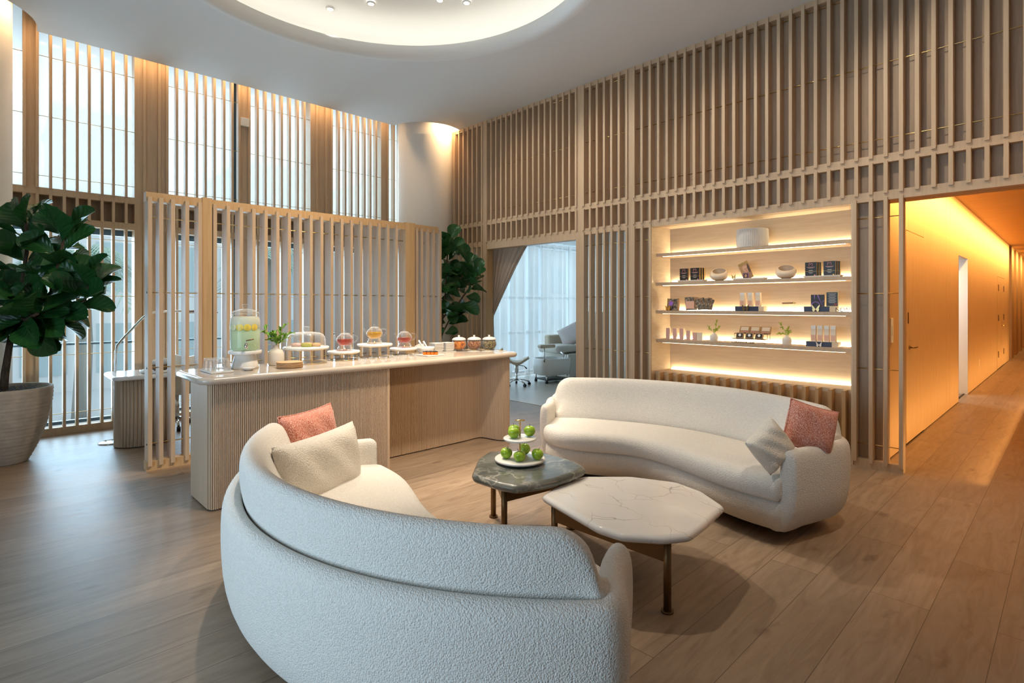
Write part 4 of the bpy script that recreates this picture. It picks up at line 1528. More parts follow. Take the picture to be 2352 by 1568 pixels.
# big tree at the left: local frame uses r (to the right of the viewer) and f (away from the viewer)
def RF(r_, f_, z):
    return (0.718 * r_ + 0.696 * f_, -0.696 * r_ + 0.718 * f_, z)
main = [RF(-0.02, 0, 0.62), RF(0.0, 0, 0.85), RF(0.03, 0, 1.05), RF(0.06, 0, 1.22)]
st = [[RF(0.06, 0, 1.22), RF(-0.06, 0.02, 1.35), RF(-0.16, 0.05, 1.5), RF(-0.2, 0.05, 1.72)],
      [RF(0.06, 0, 1.22), RF(0.15, 0.0, 1.38), RF(0.16, 0.0, 1.75), RF(0.19, 0.02, 2.0), RF(0.2, 0.0, 2.28)],
      [RF(0.06, 0, 1.22), RF(0.26, -0.02, 1.40), RF(0.45, -0.03, 1.58), RF(0.50, 0, 1.88), RF(0.55, 0.03, 2.18)],
      [RF(0.15, 0.0, 1.38), RF(0.42, 0.06, 1.45), RF(0.68, 0.1, 1.55), RF(0.74, 0.08, 1.72)],
      [RF(0.15, 0.0, 1.38), RF(0.30, -0.12, 1.36), RF(0.48, -0.2, 1.42)]]
lv = leaf_cloud(st, 5, (17, 22, 24, 17, 12))
tr = [(main, [0.035, 0.032, 0.028, 0.026])] + [(p, [0.02] + [0.014] * (len(p) - 1)) for p in st]
fig_tree('tall fiddle leaf fig in a ribbed stone pot at the left edge', (0.16, 7.09, 0), st, lv, tr, (0.165, 0.355, 0.71), 3, (-0.25, 7.83, 0.60))
main = [RF(-0.12, 0, 0.55), RF(-0.10, 0, 0.9), RF(-0.05, 0, 1.3)]
st = [[RF(-0.05, 0, 1.3), RF(0.0, 0, 1.7), RF(0.02, 0, 2.1), RF(0.04, 0, 2.45)],
      [RF(-0.05, 0, 1.3), RF(0.18, -0.02, 1.5), RF(0.36, 0, 1.75), RF(0.45, 0, 2.0)],
      [RF(-0.05, 0, 1.3), RF(-0.12, 0.05, 1.65), RF(-0.14, 0, 2.05), RF(-0.1, 0, 2.3)],
      [RF(-0.10, 0, 0.95), RF(0.0, -0.02, 1.15), RF(0.08, -0.02, 1.3)],
      [RF(0.0, 0, 1.7), RF(0.22, 0.05, 1.85), RF(0.33, 0.05, 2.15)]]
lv = leaf_cloud(st, 11, (22, 20, 18, 9, 12), (0.22, 0.33))
tr = [(main, [0.028, 0.025, 0.02])] + [(p, [0.016] + [0.011] * (len(p) - 1)) for p in st]
fig_tree('fiddle leaf fig in the corner behind the counter and screen', (5.12, 6.75, 0), st, lv, tr, (0.15, 0.30, 0.60), 6, (5.6, 7.95, 0.60))

# ================================================================== DESK AREA BEHIND THE SCREEN
DK = thing('fluted_desk', 'small fluted desk with pale top behind the slat screen', 'desk', (1.25, 7.05, 0))
pts = []
for k in range(49):
    a = 2 * pi * k / 48
    pts.append((0.26 * cos(a), 0.20 * sin(a)))
MB().prism([(p[0] * 0.98, p[1] * 0.98) for p in pts], 0.01, 0.72).build('pedestal_core', 'oak_shade', DK)
m = MB()
for k in range(46):
    a = 2 * pi * k / 46
    if 2.6 < a < 3.7:
        continue
    c = (0.255 * cos(a), 0.195 * sin(a))
    m.cyl((c[0], c[1], 0), 0.0125, 0.012, 0.72, 8)
m.build('fluted_pedestal', 'oak_flute', DK)
MB().box(0.98, 1.0, -0.18, 0.18, 0.0, 0.73).build('end_panel', 'oak', DK)
top = MB()
rows = []
for q in range(7):
    f = -pi / 2 + pi * q / 6
    off = 0.022 * (1 - cos(f))
    z = 0.745 + 0.022 * sin(f)
    r = []
    for cxx, cyy, aa in ((1.05, -0.22, -pi / 2), (1.05, 0.28, 0), (-0.22, 0.28, pi / 2), (-0.22, -0.22, pi)):
        for k in range(7):
            t = aa + pi / 2 * k / 6
            r.append((cxx + (0.08 - off) * cos(t), cyy + (0.08 - off) * sin(t), z))
    rows.append(r)
top.grid(rows, closed_u=True, cap0=True, cap1=True)
top.build('desk_top', 'white_gloss', DK)
LP = thing('arc_floor_lamp', 'slim chrome floor lamp with a bent arm beside the fluted desk', 'floor lamp', (1.02, 7.32, 0))
MB().lathe([(0, 0), (0.125, 0), (0.125, 0.008), (0.10, 0.016), (0.0, 0.02)], seg=32).build('base', 'chrome', LP)
arm = [(0.03, 0, 0.015), (0.03, 0, 0.5), (0.03, 0, 0.85), (0.032, 0, 0.98), (0.05, 0, 1.06), (0.10, 0, 1.13), (0.28, 0, 1.35), (0.33, 0, 1.40), (0.42, 0, 1.425), (0.95, 0, 1.43)]
MB().tube(arm, 0.012, 10).build('pole', 'chrome', LP)
MB().box(0.75, 1.05, -0.03, 0.03, 1.40, 1.418).build('lamp_head', 'chrome', LP)
TR = thing('desk_tray', 'round white tray on the fluted desk', 'tray', (1.38, 6.98, 0.768))
MB().lathe([(0, 0), (0.15, 0), (0.165, 0.012), (0.165, 0.03), (0.15, 0.03), (0.145, 0.016), (0, 0.014)], seg=36).build('dish', 'white_gloss', TR)
o = MB().lathe([(0, 0), (0.05, 0), (0.09, 0.03), (0.11, 0.075), (0.10, 0.075), (0.08, 0.035), (0.0, 0.015)], seg=30).build('wooden_bowl', 'bowl_wood', loc=(1.40, 6.97, 0.783))
tag(o, 'dark wooden bowl of rolled white towels on the desk', 'bowl')
for i, (dx, dy, dz, lab) in enumerate(((-0.03, 0.02, 0.02, 'white towel roll, left one in the wooden bowl'), (0.035, -0.01, 0.03, 'white towel roll, right one in the wooden bowl'))):
    o = MB().ball((0, 0, 0), 0.05, 18, 12, 0.9).build('rolled_towel', 'towel', loc=(1.40 + dx, 6.97 + dy, 0.783 + 0.06 + dz))
    tag(o, lab, 'towel', 'rolled towels in the bowl')
# white desk chair
DC_ = thing('desk_chair', 'white shell swivel chair at the fluted desk', 'chair', (1.72, 7.68, 0), 3.3)
rows = []
for i in range(11):
    a = -0.1 + 0.13 * i
    rr_ = []
    for j in range(13):
        v = -1 + 2 * j / 12
        w = 0.24 * (1 - 0.25 * (i / 10) ** 2)
        zz = 0.44 + (0.0 if i < 4 else 0.075 * (i - 4) + 0.0)
        yy = -0.22 + 0.1 * min(i, 5) + 0.012 * max(i - 5, 0) + 0.0
        rr_.append((w * v, yy - 0.06 * v * v * (1 if i > 4 else 0), zz + 0.05 * v * v))
    rows.append(rr_)
o = MB().grid(rows).build('shell_seat', 'white_gloss', DC_)
sol = o.modifiers.new('solid', 'SOLIDIFY'); sol.thickness = 0.025
MB().cyl((0, 0, 0), 0.025, 0.10, 0.43, 16).build('column', 'chrome', DC_)
for k in range(5):
    a = 2 * pi * k / 5
    e_ = (0.26 * cos(a), 0.26 * sin(a))
    MB().tube([(0, 0, 0.12), (e_[0] * 0.6, e_[1] * 0.6, 0.10), (e_[0], e_[1], 0.065)], 0.014, 8).build('foot_arm', 'chrome', DC_)
    MB().cyl((0, 0, 0), 0.028, -0.02, 0.02, 14).build('caster', 'black', DC_, loc=(e_[0], e_[1], 0.028), rot=(pi / 2, 0, a))
CH2 = thing('tan_chair', 'tan leather armchair back seen between the screen slats', 'armchair', (2.75, 7.5, 0))
MB().box(-0.32, 0.32, -0.05, 0.07, 0.35, 0.88).build('backrest', 'beige_leather', CH2, bevel=0.04)
MB().box(-0.32, 0.32, -0.5, -0.05, 0.30, 0.45).build('seat', 'beige_leather', CH2, bevel=0.04)
MB().box(-0.28, 0.28, -0.45, 0.03, 0.0, 0.30).build('base', 'black', CH2)

# ================================================================== TREATMENT ROOM FURNITURE
# sheer curtain with folds
rows = []
for z in (0.03, 0.7, 1.4, 2.1, 2.84):
    r = []
    for k in range(300):
        x = 6.05 + 5.1 * k / 299
        y = 8.08 + 0.045 * sin(x * 26 + 0.6 * sin(x * 5)) + 0.02 * sin(x * 61)
        r.append((x, y, z))
    rows.append(r)
tag(MB().grid(rows).build('sheer_curtain', 'sheer'), 'long white sheer curtain in front of the treatment room window', 'curtain')
# tied back tan drape in the doorway
rows = []
for i in range(25):
    f = i / 24
    z = 2.44 - 1.12 * f
    yr = 5.86 + (6.70 - 5.86) * f ** 0.9
    r = []
    for j in range(60):
        s_ = j / 59
        y = 6.72 + (yr - 6.72) * s_
        x = 6.06 + 0.028 * (1 - 0.5 * f) * sin(s_ * 42) + 0.012 * sin(s_ * 90)
        r.append((x, y, z))
    rows.append(r)
for i in range(1, 14):
    f = i / 13
    z = 1.32 - 1.28 * f
    r = []
    for j in range(60):
        s_ = j / 59
        y = 6.86 - (0.16 + 0.06 * f) * s_
        r.append((6.06 + 0.03 * sin(s_ * 30), y, z))
    rows.append(r)
o = MB().grid(rows).build('drape', 'tan_drape')
sol = o.modifiers.new('solid', 'SOLIDIFY'); sol.thickness = 0.006
tag(o, 'tan drape pulled aside at the top left of the doorway', 'curtain')
# saddle stool
ST = thing('saddle_stool', 'beige saddle stool on chrome wheels behind the counter end', 'stool', (7.15, 7.25, 0), -0.75)
rows = []
for i in range(15):
    u = -1 + 2 * i / 14
    r = []
    for j in range(11):
        v = -1 + 2 * j / 10
        k_ = sqrt(max(0.0, 1 - v * v * 0.6))
        r.append((0.24 * u * k_, 0.17 * v, 0.43 + 0.075 * u * u - 0.035 * v * v))
    rows.append(r)
o = MB().grid(rows).build('seat', 'beige_leather', ST)
sol = o.modifiers.new('solid', 'SOLIDIFY'); sol.thickness = 0.04; sol.offset = -1
MB().box(-0.30, -0.25, -0.14, 0.14, 0.50, 0.70).build('backrest', 'beige_leather', ST, bevel=0.02)
MB().tube([(0, 0, 0.42), (-0.2, 0, 0.42), (-0.29, 0, 0.55)], 0.012, 8).build('back_bracket', 'chrome', ST)
MB().cyl((0, 0, 0), 0.035, 0.24, 0.41, 16).build('gas_lift', 'chrome', ST)
MB().cyl((0, 0, 0), 0.02, 0.08, 0.25, 16).build('lower_column', 'chrome', ST)
MB().tube([(0.02, 0, 0.38), (0.14, 0.02, 0.36), (0.19, 0.03, 0.31)], [0.006, 0.006, 0.014], 8).build('lever', 'black', ST)
for k in range(5):
    a = 2 * pi * k / 5 + 0.3
    e_ = (0.25 * cos(a), 0.25 * sin(a))
    MB().tube([(0, 0, 0.12), (e_[0] * 0.6, e_[1] * 0.6, 0.10), (e_[0], e_[1], 0.065)], 0.014, 8).build('foot_arm', 'chrome', ST)
    MB().cyl((0, 0, 0), 0.028, -0.02, 0.02, 14).build('caster', 'black', ST, loc=(e_[0], e_[1], 0.028), rot=(pi / 2, 0, a))
# foot basin
FB = thing('foot_basin', 'white wheeled foot basin with a raised foot rest in the treatment room', 'pedicure basin', (7.98, 7.12, 0), -0.25)
m = MB()
rows = []
for sx_, sy_, z in ((0.30, 0.24, 0.155), (0.325, 0.265, 0.16), (0.345, 0.285, 0.46), (0.335, 0.275, 0.47), (0.31, 0.25, 0.468), (0.27, 0.21, 0.33), (0.24, 0.18, 0.30)):
    r = []
    for k in range(40):
        a = 2 * pi * k / 40
        ca, sa = cos(a), sin(a)
        e_ = 0.55
        r.append((sx_ * abs(ca) ** e_ * (1 if ca > 0 else -1), sy_ * abs(sa) ** e_ * (1 if sa > 0 else -1), z))
    rows.append(r)
m.grid(rows, closed_u=True, cap0=True, cap1=True)
m.build('tub', 'white_gloss', FB)
MB().box(-0.26, 0.26, -0.2, 0.2, 0.06, 0.08).build('lower_frame', 'black', FB)
for x, y in ((-0.24, -0.19), (0.24, -0.19), (-0.24, 0.19), (0.24, 0.19)):
    MB().cyl((x, y, 0), 0.015, 0.05, 0.16, 10).build('leg', 'chrome', FB)
    MB().cyl((0, 0, 0), 0.03, -0.018, 0.018, 14).build('caster', 'black', FB, loc=(x, y, 0.03), rot=(pi / 2, 0, 0.5))
MB().tube([(-0.28, -0.17, 0.42), (-0.28, -0.17, 0.68)], 0.012, 8).build('rest_post', 'chrome', FB)
MB().cyl((0, 0, 0), 0.035, -0.02, 0.02, 16).build('rest_knob', 'bronze', FB, loc=(-0.28, -0.20, 0.44), rot=(pi / 2, 0, 0))
MB().box(-0.40, -0.06, -0.24, -0.10, 0.68, 0.75).build('foot_rest', 'beige_leather', FB, bevel=0.03, bseg=3)
MB().tube([(0.12, -0.22, 0.46), (0.12, -0.22, 0.56), (0.12, -0.14, 0.58)], 0.016, 8).build('tap', 'chrome', FB)
MB().cyl((0.20, -0.2, 0), 0.014, 0.46, 0.53, 10).build('tap_handle', 'chrome', FB)
MB().cyl((0.25, -0.2, 0), 0.014, 0.46, 0.53, 10).build('tap_handle', 'chrome', FB)
# pedicure lounge chair
LC = thing('lounge_chair', 'cream leather pedicure chair at the right of the doorway view', 'armchair', (9.02, 7.50, 0), 0.0)
MB().box(-0.45, 0.75, -0.34, 0.34, 0.02, 0.50).build('base', 'cream_leather', LC, bevel=0.02)
MB().box(-0.75, -0.1, -0.28, 0.28, 0.52, 0.68).build('leg_rest', 'cream_leather', LC, bevel=0.07, bseg=4)
MB().box(-0.12, 0.7, -0.28, 0.28, 0.50, 0.64).build('seat', 'cream_leather', LC, bevel=0.05)
MB().box(-0.35, 0.7, 0.30, 0.46, 0.02, 0.86).build('armrest', 'beige_leather', LC, bevel=0.04)
MB().box(-0.1, 0.7, -0.46, -0.30, 0.02, 0.78).build('armrest', 'beige_leather', LC, bevel=0.04)
MB().box(0.62, 0.85, -0.30, 0.30, 0.4, 1.35).build('backrest', 'cream_leather', LC, bevel=0.06)
pillow('throw_pillow', 'grey pink pillow on the pedicure chair', 'pillow', 0.52, 0.52, 0.16, 'grey_pillow', (8.98, 7.45, 0.87), (0.5, -0.72, 0.45), (0.45, 0.25, 0.8), piping=False)
# ================================================================== THINGS ON THE COUNTER
ZC0 = 0.9805
def lathe_thing(name, label, cat, prof, mat, loc, group=None, seg=32):
    return tag(MB().lathe(prof, seg=seg).build(name, mat, loc=loc), label, cat, group)

# tray of upturned tumblers
t = thing('serving_tray', 'small square white tray under the upturned tumblers', 'tray', (1.315, 4.66, ZC0))
MB().box(-0.075, 0.075, -0.135, 0.135, 0, 0.008).build('base', 'white_gloss', t, bevel=0.003)
rim = MB()
for q in ((-0.08, 0.08, -0.14, -0.134), (-0.08, 0.08, 0.134, 0.14), (-0.08, -0.074, -0.134, 0.134), (0.074, 0.08, -0.134, 0.134)):
    rim.box(*q, 0.002, 0.016)
rim.build('rim', 'white_gloss', t)
prof = []
outer = [(0.040, 0.0), (0.041, 0.02), (0.040, 0.05), (0.037, 0.08), (0.033, 0.094), (0.0, 0.097)]
inner = [(0.0, 0.086), (0.030, 0.084), (0.034, 0.07), (0.037, 0.03), (0.0375, 0.0)]
def tumbler():
    m = MB()
    seg = 36
    rows = []
    for r, z in outer + inner:
        rows.append([(r * (1 + (0.03 * cos(12 * 2 * pi * k / seg) if 0.01 < z < 0.09 else 0)) * cos(2 * pi * k / seg), r * (1 + (0.03 * cos(12 * 2 * pi * k / seg) if 0.01 < z < 0.09 else 0)) * sin(2 * pi * k / seg), z) for k in range(seg)])
    m.grid(rows, closed_u=True)
    return m
g0 = tag(tumbler().build('glass_tumbler', 'glass', loc=(1.275, 4.72, ZC0 + 0.009)), 'upturned glass tumbler, back left on the small tray', 'glass', 'upturned tumblers on the tray')
for (x, y, lb) in ((1.355, 4.735, 'upturned glass tumbler, back right on the small tray'), (1.275, 4.61, 'upturned glass tumbler, front left on the small tray'), (1.355, 4.62, 'upturned glass tumbler, front right on the small tray')):
    dup(g0, (x, y, ZC0 + 0.009), lb)

# drink dispenser on pedestal
dx, dy = 1.555, 4.755
t = thing('dispenser_pedestal', 'white flared pedestal under the lemonade dispenser', 'stand', (dx, dy, ZC0))
MB().lathe([(0, 0), (0.105, 0), (0.102, 0.02), (0.078, 0.12), (0.0, 0.12)], seg=44).build('foot', 'white_gloss', t)
MB().lathe([(0, 0.12), (0.122, 0.12), (0.126, 0.124), (0.126, 0.142), (0.122, 0.146), (0, 0.146)], seg=44).build('plate', 'white_gloss', t)
zd = ZC0 + 0.147
t = thing('drink_dispenser', 'large glass dispenser of pale green lemonade with a chrome tap', 'drink dispenser', (dx, dy, zd))
MB().lathe([(0.0, 0.0), (0.105, 0.0), (0.112, 0.01), (0.113, 0.03), (0.113, 0.235), (0.108, 0.265), (0.092, 0.285), (0.094, 0.30)], seg=48).build('jar', 'glass', t)
MB().lathe([(0.0, 0.006), (0.104, 0.006), (0.109, 0.014), (0.109, 0.175), (0.0, 0.175)], seg=48).build('lemonade', 'lemonade', t)
MB().lathe([(0.0, 0.176), (0.109, 0.176), (0.109, 0.232), (0.104, 0.26), (0.090, 0.277), (0.0, 0.277)], seg=48).build('ice', 'ice_water', t)
MB().lathe([(0.100, 0.300), (0.104, 0.304), (0.100, 0.312), (0.075, 0.326), (0.035, 0.338), (0.014, 0.342), (0.013, 0.350), (0.022, 0.358), (0.024, 0.368), (0.018, 0.378), (0.0, 0.381)], seg=44).build('lid', 'glass', t)
ca = atan2(-0.718, -0.696) + 0.50           # towards the viewer, a little to the right
tp = (cos(ca), sin(ca))
sd = (-tp[1], tp[0])
m = MB()
m.tube([(tp[0] * 0.112, tp[1] * 0.112, 0.055), (tp[0] * 0.15, tp[1] * 0.15, 0.055)], 0.010, 12)
m.tube([(tp[0] * 0.15, tp[1] * 0.15, 0.066), (tp[0] * 0.158, tp[1] * 0.158, 0.045), (tp[0] * 0.162, tp[1] * 0.162, 0.022)], [0.011, 0.014, 0.010], 12)
m.tube([(tp[0] * 0.148, tp[1] * 0.148, 0.062), (tp[0] * 0.148, tp[1] * 0.148, 0.086)], 0.004, 8)
m.build('tap', 'chrome', t)
p0 = Vector((tp[0] * 0.148, tp[1] * 0.148, 0.086))
MB().tube([p0, p0 + Vector((sd[0] * 0.055, sd[1] * 0.055, 0.012))], 0.005, 8).build('tap_lever', 'bronze', t)
va = atan2(-0.718, -0.696)
names = ('leftmost pale lemon slice against the dispenser glass', 'second lemon slice from the left in the dispenser', 'middle lemon slice in the dispenser', 'second lemon slice from the right in the dispenser', 'rightmost yellow lemon slice against the dispenser glass')
for k in range(5):
    a = va + (-2 + k) * 0.52 + 0.08
    o = MB().lathe([(0, -0.0015), (0.026, -0.0015), (0.028, 0), (0.026, 0.0015), (0, 0.0015)], seg=28).build('slice', 'lemon' if k > 1 else 'lemon_pale')
    o.name = 'lemon_slice'
    o.location = (dx + 0.1108 * cos(a), dy + 0.1108 * sin(a), zd + 0.19)
    o.rotation_euler = (pi / 2, 0, a + pi / 2)
    tag(o, names[k], 'lemon slice', 'lemon slices in the dispenser')

lathe_thing('small_dish', 'little white dish in front of the dispenser pedestal', 'dish', [(0, 0), (0.03, 0), (0.042, 0.012), (0.05, 0.022), (0.047, 0.023), (0.036, 0.012), (0, 0.008)], 'white_gloss', (1.525, 4.585, ZC0))
vx, vy = 1.83, 4.82
lathe_thing('bottle_vase', 'matte white bottle vase with bright green sprigs on the counter', 'vase', [(0, 0), (0.058, 0), (0.064, 0.006), (0.066, 0.05), (0.064, 0.10), (0.052, 0.128), (0.026, 0.142), (0.021, 0.152), (0.021, 0.170), (0.024, 0.172), (0.017, 0.172), (0.016, 0.14), (0, 0.12)], 'stoneware', (vx, vy, ZC0))
def sprig(label, loc, stems, mat, leafl, n, seed, group=None):
    r = random.Random(seed)
    t = thing('greenery_sprig', label, 'greenery', loc, group=group)
    m = MB()
    lf = MB()
    for st_ in stems:
        m.tube(st_, 0.0018, 6)
        P = [Vector(p) for p in st_]
        for k in range(n):
            f = 0.4 + 0.6 * k / max(n - 1, 1)
            s_ = f * (len(P) - 1)
            i = min(int(s_), len(P) - 2)
            b = P[i].lerp(P[i + 1], s_ - i)
            ax = (P[i + 1] - P[i]).normalized()
            a = k * 2.5 + r.uniform(-.5, .5)
            d = Vector((cos(a), sin(a), 0)) * 0.8 + ax * 0.9 + Vector((0, 0, r.uniform(-.2, .3)))
            fig_leaf(lf, b, d, (0, 0, 1), leafl * r.uniform(.8, 1.15), leafl * 0.42, 0.15)
    m.build('stalk', mat, t)
    lf.uv = {}
    lf.build('leaves', mat, t)
    return t
sprig('bright green leafy sprigs in the bottle vase on the counter', (vx, vy, ZC0 + 0.13), [[(0, 0, 0), (0.005, 0, 0.05), RF(-0.05, 0.0, 0.10), RF(-0.095, 0, 0.165)], [(0, 0, 0), (0, 0.005, 0.06), RF(0.02, 0, 0.12), RF(0.05, 0, 0.19)], [(0, 0, 0), (0, 0, 0.05), RF(0.0, -0.01, 0.09), RF(-0.02, 0, 0.13)], [(0, 0, 0), (0, 0, 0.05), RF(0.05, 0.01, 0.09), RF(0.09, 0, 0.13)]], 'sprig_green', 0.075, 6, 4)
# stack of wooden plates
P0 = None
nm = ('lowest', 'second from the bottom', 'third from the bottom', 'fourth from the bottom', 'fifth from the bottom', 'topmost')
for k in range(6):
    lb = 'round edged wooden plate, %s of the stack of six' % nm[k]
    if P0 is None:
        m = MB()
        rows = []
        for rr_, z in ((0.0, 0.0), (0.08, 0.0), (0.098, 0.0035), (0.1, 0.006), (0.096, 0.008), (0.0, 0.008)):
            r = []
            for q in range(48):
                a = 2 * pi * q / 48
                e_ = 0.75
                r.append((rr_ * abs(cos(a)) ** e_ * (1 if cos(a) > 0 else -1), rr_ * abs(sin(a)) ** e_ * (1 if sin(a) > 0 else -1), z))
            rows.append(r)
        m.grid(rows, closed_u=True)
        P0 = tag(m.build('wooden_plate', 'plate_wood', loc=(1.835, 4.545, ZC0)), lb, 'plate', 'stacked wooden plates')
    else:
        dup(P0, (1.835 + R0.uniform(-.003, .003), 4.545 + R0.uniform(-.003, .003), ZC0 + 0.0082 * k), lb, R0.uniform(-.08, .08))

# round marble risers on gold wire
def riser(label, x, y, r, h):
    t = thing('marble_riser', label, 'cake stand', (x, y, ZC0), group='round marble risers on gold wire')
    MB().lathe([(0, h - 0.022), (r - 0.006, h - 0.022), (r, h - 0.016), (r, h - 0.004), (r - 0.005, h), (0, h)], seg=56).build('marble_top', 'marble_plate', t)
    ri = r - 0.022
    ring = MB()
    for zr in (0.003, h - 0.025):
        pts = [(ri * cos(2 * pi * k / 40), ri * sin(2 * pi * k / 40), zr) for k in range(41)]
        ring.tube(pts, 0.0028, 6, caps=False)
    ring.build('wire_ring', 'gold_wire', t)
    for k in range(4):
        a = va + 0.62 + k * pi / 2
        MB().tube([(ri * cos(a), ri * sin(a), 0), (ri * cos(a), ri * sin(a), h - 0.022)], 0.0032, 8).build('wire_leg', 'gold_wire', t)
    return t
RS = [('white marble riser under the glass cloche, leftmost of four', 2.10, 4.83, 0.196, 0.145), ('low white marble riser under the dark red tea, second of four', 2.47, 4.84, 0.149, 0.086),
      ('taller white marble riser under the yellow tea, third of four', 2.80, 4.84, 0.172, 0.136), ('low white marble riser under the amber tea, nearest the white bowl', 3.145, 4.86, 0.14, 0.077)]
for a in RS:
    riser(*a)
zc = ZC0 + 0.1455
t = thing('glass_cloche', 'clear glass cloche over pastries on the marble riser', 'cloche', (2.10, 4.83, zc))
MB().lathe([(0.166, 0.0), (0.168, 0.004), (0.165, 0.06), (0.160, 0.085), (0.145, 0.108), (0.115, 0.122), (0.06, 0.130), (0.012, 0.133)], seg=52, caps=False).build('dome', 'glass', t)
MB().lathe([(0.012, 0.132), (0.012, 0.142), (0.024, 0.15), (0.030, 0.162), (0.026, 0.175), (0.012, 0.181), (0.0, 0.182)], seg=28).build('knob', 'glass', t)
for (f_, r_, w_, mt, lb) in ((-0.02, -0.085, 0.042, 'pastry_pink', 'crumbly pink brown pastry, left under the cloche'), (0.03, -0.01, 0.05, 'pastry', 'golden crumb bar at the back under the cloche'), (-0.05, 0.02, 0.046, 'pastry_green', 'green pistachio bar in the middle under the cloche'), (-0.01, 0.092, 0.04, 'pastry', 'flat golden pastry, right under the cloche')):
    m = MB()
    rows = []
    for rr_, z in ((0, 0), (1, 0), (1.08, 0.4), (0.95, 0.85), (0, 1.0)):
        rows.append([(rr_ * w_ * cos(2 * pi * q / 20) * (1 + 0.08 * sin(5 * q)), 0.7 * rr_ * w_ * sin(2 * pi * q / 20), z * 0.032 * (1 + 0.1 * sin(7 * q))) for q in range(20)])
    m.grid(rows, closed_u=True)
    o = m.build('pastry', mt, loc=(2.10 + 0.696 * f_ + 0.718 * r_, 4.83 + 0.718 * f_ - 0.696 * r_, zc + 0.0005), rot=(0, 0, va + 1.6))
    tag(o, lb, 'pastry', 'pastries under the cloche')
# teapots on glass warmers
def teapot(label, wlabel, x, y, z, tea, lev):
    w = thing('tea_warmer', wlabel, 'tea warmer', (x, y, z), group='glass tea warmers')
    MB().lathe([(0.062, 0.0), (0.070, 0.008), (0.072, 0.02), (0.062, 0.036), (0.058, 0.044), (0.066, 0.052), (0.064, 0.053), (0.055, 0.044), (0.058, 0.034), (0.068, 0.02), (0.06, 0.004)], seg=40, caps=False).build('glass_ring', 'glass', w)
    MB().cyl((0, 0, 0), 0.019, 0.001, 0.012, 20).build('tealight', 'white_matte', w)
    MB().lathe([(0, 0.013), (0.003, 0.018), (0, 0.026)], seg=8).build('flame', 'flame', w)
    t = thing('glass_teapot', label, 'teapot', (x, y, z + 0.054), atan2(-0.696, 0.718), group='glass teapots of tea')
    MB().lathe([(0.0, 0.0), (0.045, 0.0), (0.062, 0.012), (0.076, 0.035), (0.078, 0.055), (0.068, 0.080), (0.050, 0.094), (0.044, 0.098), (0.044, 0.102)], seg=44, caps=False).build('body', 'glass', t)
    pr_ = [(0.0, 0.003), (0.043, 0.003), (0.060, 0.014), (0.073, 0.035)]
    rl = 0.0755 if lev > 0.05 else 0.074
    MB().lathe(pr_ + [(rl, lev), (0.0, lev)], seg=40).build('tea', tea, t)
    MB().lathe([(0.046, 0.102), (0.046, 0.105), (0.03, 0.112), (0.008, 0.115), (0.006, 0.120), (0.011, 0.127), (0.008, 0.135), (0, 0.137)], seg=28).build('lid', 'glass', t)
    MB().lathe([(0.028, 0.100), (0.028, 0.05), (0.0, 0.048)], seg=24, caps=False).build('infuser', 'glass', t)
    MB().tube([(0.060, 0, 0.082), (0.085, 0, 0.092), (0.112, 0, 0.085), (0.122, 0, 0.062), (0.110, 0, 0.038), (0.085, 0, 0.024), (0.066, 0, 0.024)], 0.0055, 10).build('handle', 'glass', t)
    MB().tube([(-0.068, 0, 0.035), (-0.085, 0, 0.05), (-0.092, 0, 0.075), (-0.104, 0, 0.094)], [0.013, 0.010, 0.007, 0.006], 12).build('spout', 'glass', t)
teapot('glass teapot of dark red tea, left of the three', 'glass warmer under the dark red tea', 2.475, 4.83, ZC0 + 0.0865, 'tea_red', 0.052)
teapot('glass teapot of yellow tea, middle of the three and highest', 'glass warmer under the yellow tea', 2.795, 4.84, ZC0 + 0.1365, 'tea_gold', 0.060)
teapot('glass teapot of amber red tea, right of the three', 'glass warmer under the amber red tea', 3.155, 4.86, ZC0 + 0.0775, 'tea_red', 0.046)
# row of glass cups
g0 = None
pos = [(2.425 + 0.108 * k, 4.405 + 0.006 * k) for k in range(6)]
oname = ('first', 'second', 'third', 'fourth', 'fifth', 'sixth')
for k, (x, y) in enumerate(pos):
    lb = 'small clear glass tea cup, %s from the plates in the row of six' % oname[k]
    if g0 is None:
        g0 = thing('glass_cup', lb, 'cup', (x, y, ZC0), atan2(-0.696, 0.718) - 0.7, group='row of glass tea cups')
        MB().lathe([(0.0, 0.0), (0.016, 0.0), (0.020, 0.002), (0.032, 0.018), (0.040, 0.045), (0.038, 0.045), (0.030, 0.02), (0.016, 0.008), (0, 0.007)], seg=32).build('bowl', 'glass', g0)
        MB().tube([(0.037, 0, 0.036), (0.052, 0, 0.036), (0.056, 0, 0.026), (0.046, 0, 0.018), (0.032, 0, 0.017)], 0.003, 8).build('handle', 'glass', g0)
    else:
        dup(g0, (x, y, ZC0), lb)
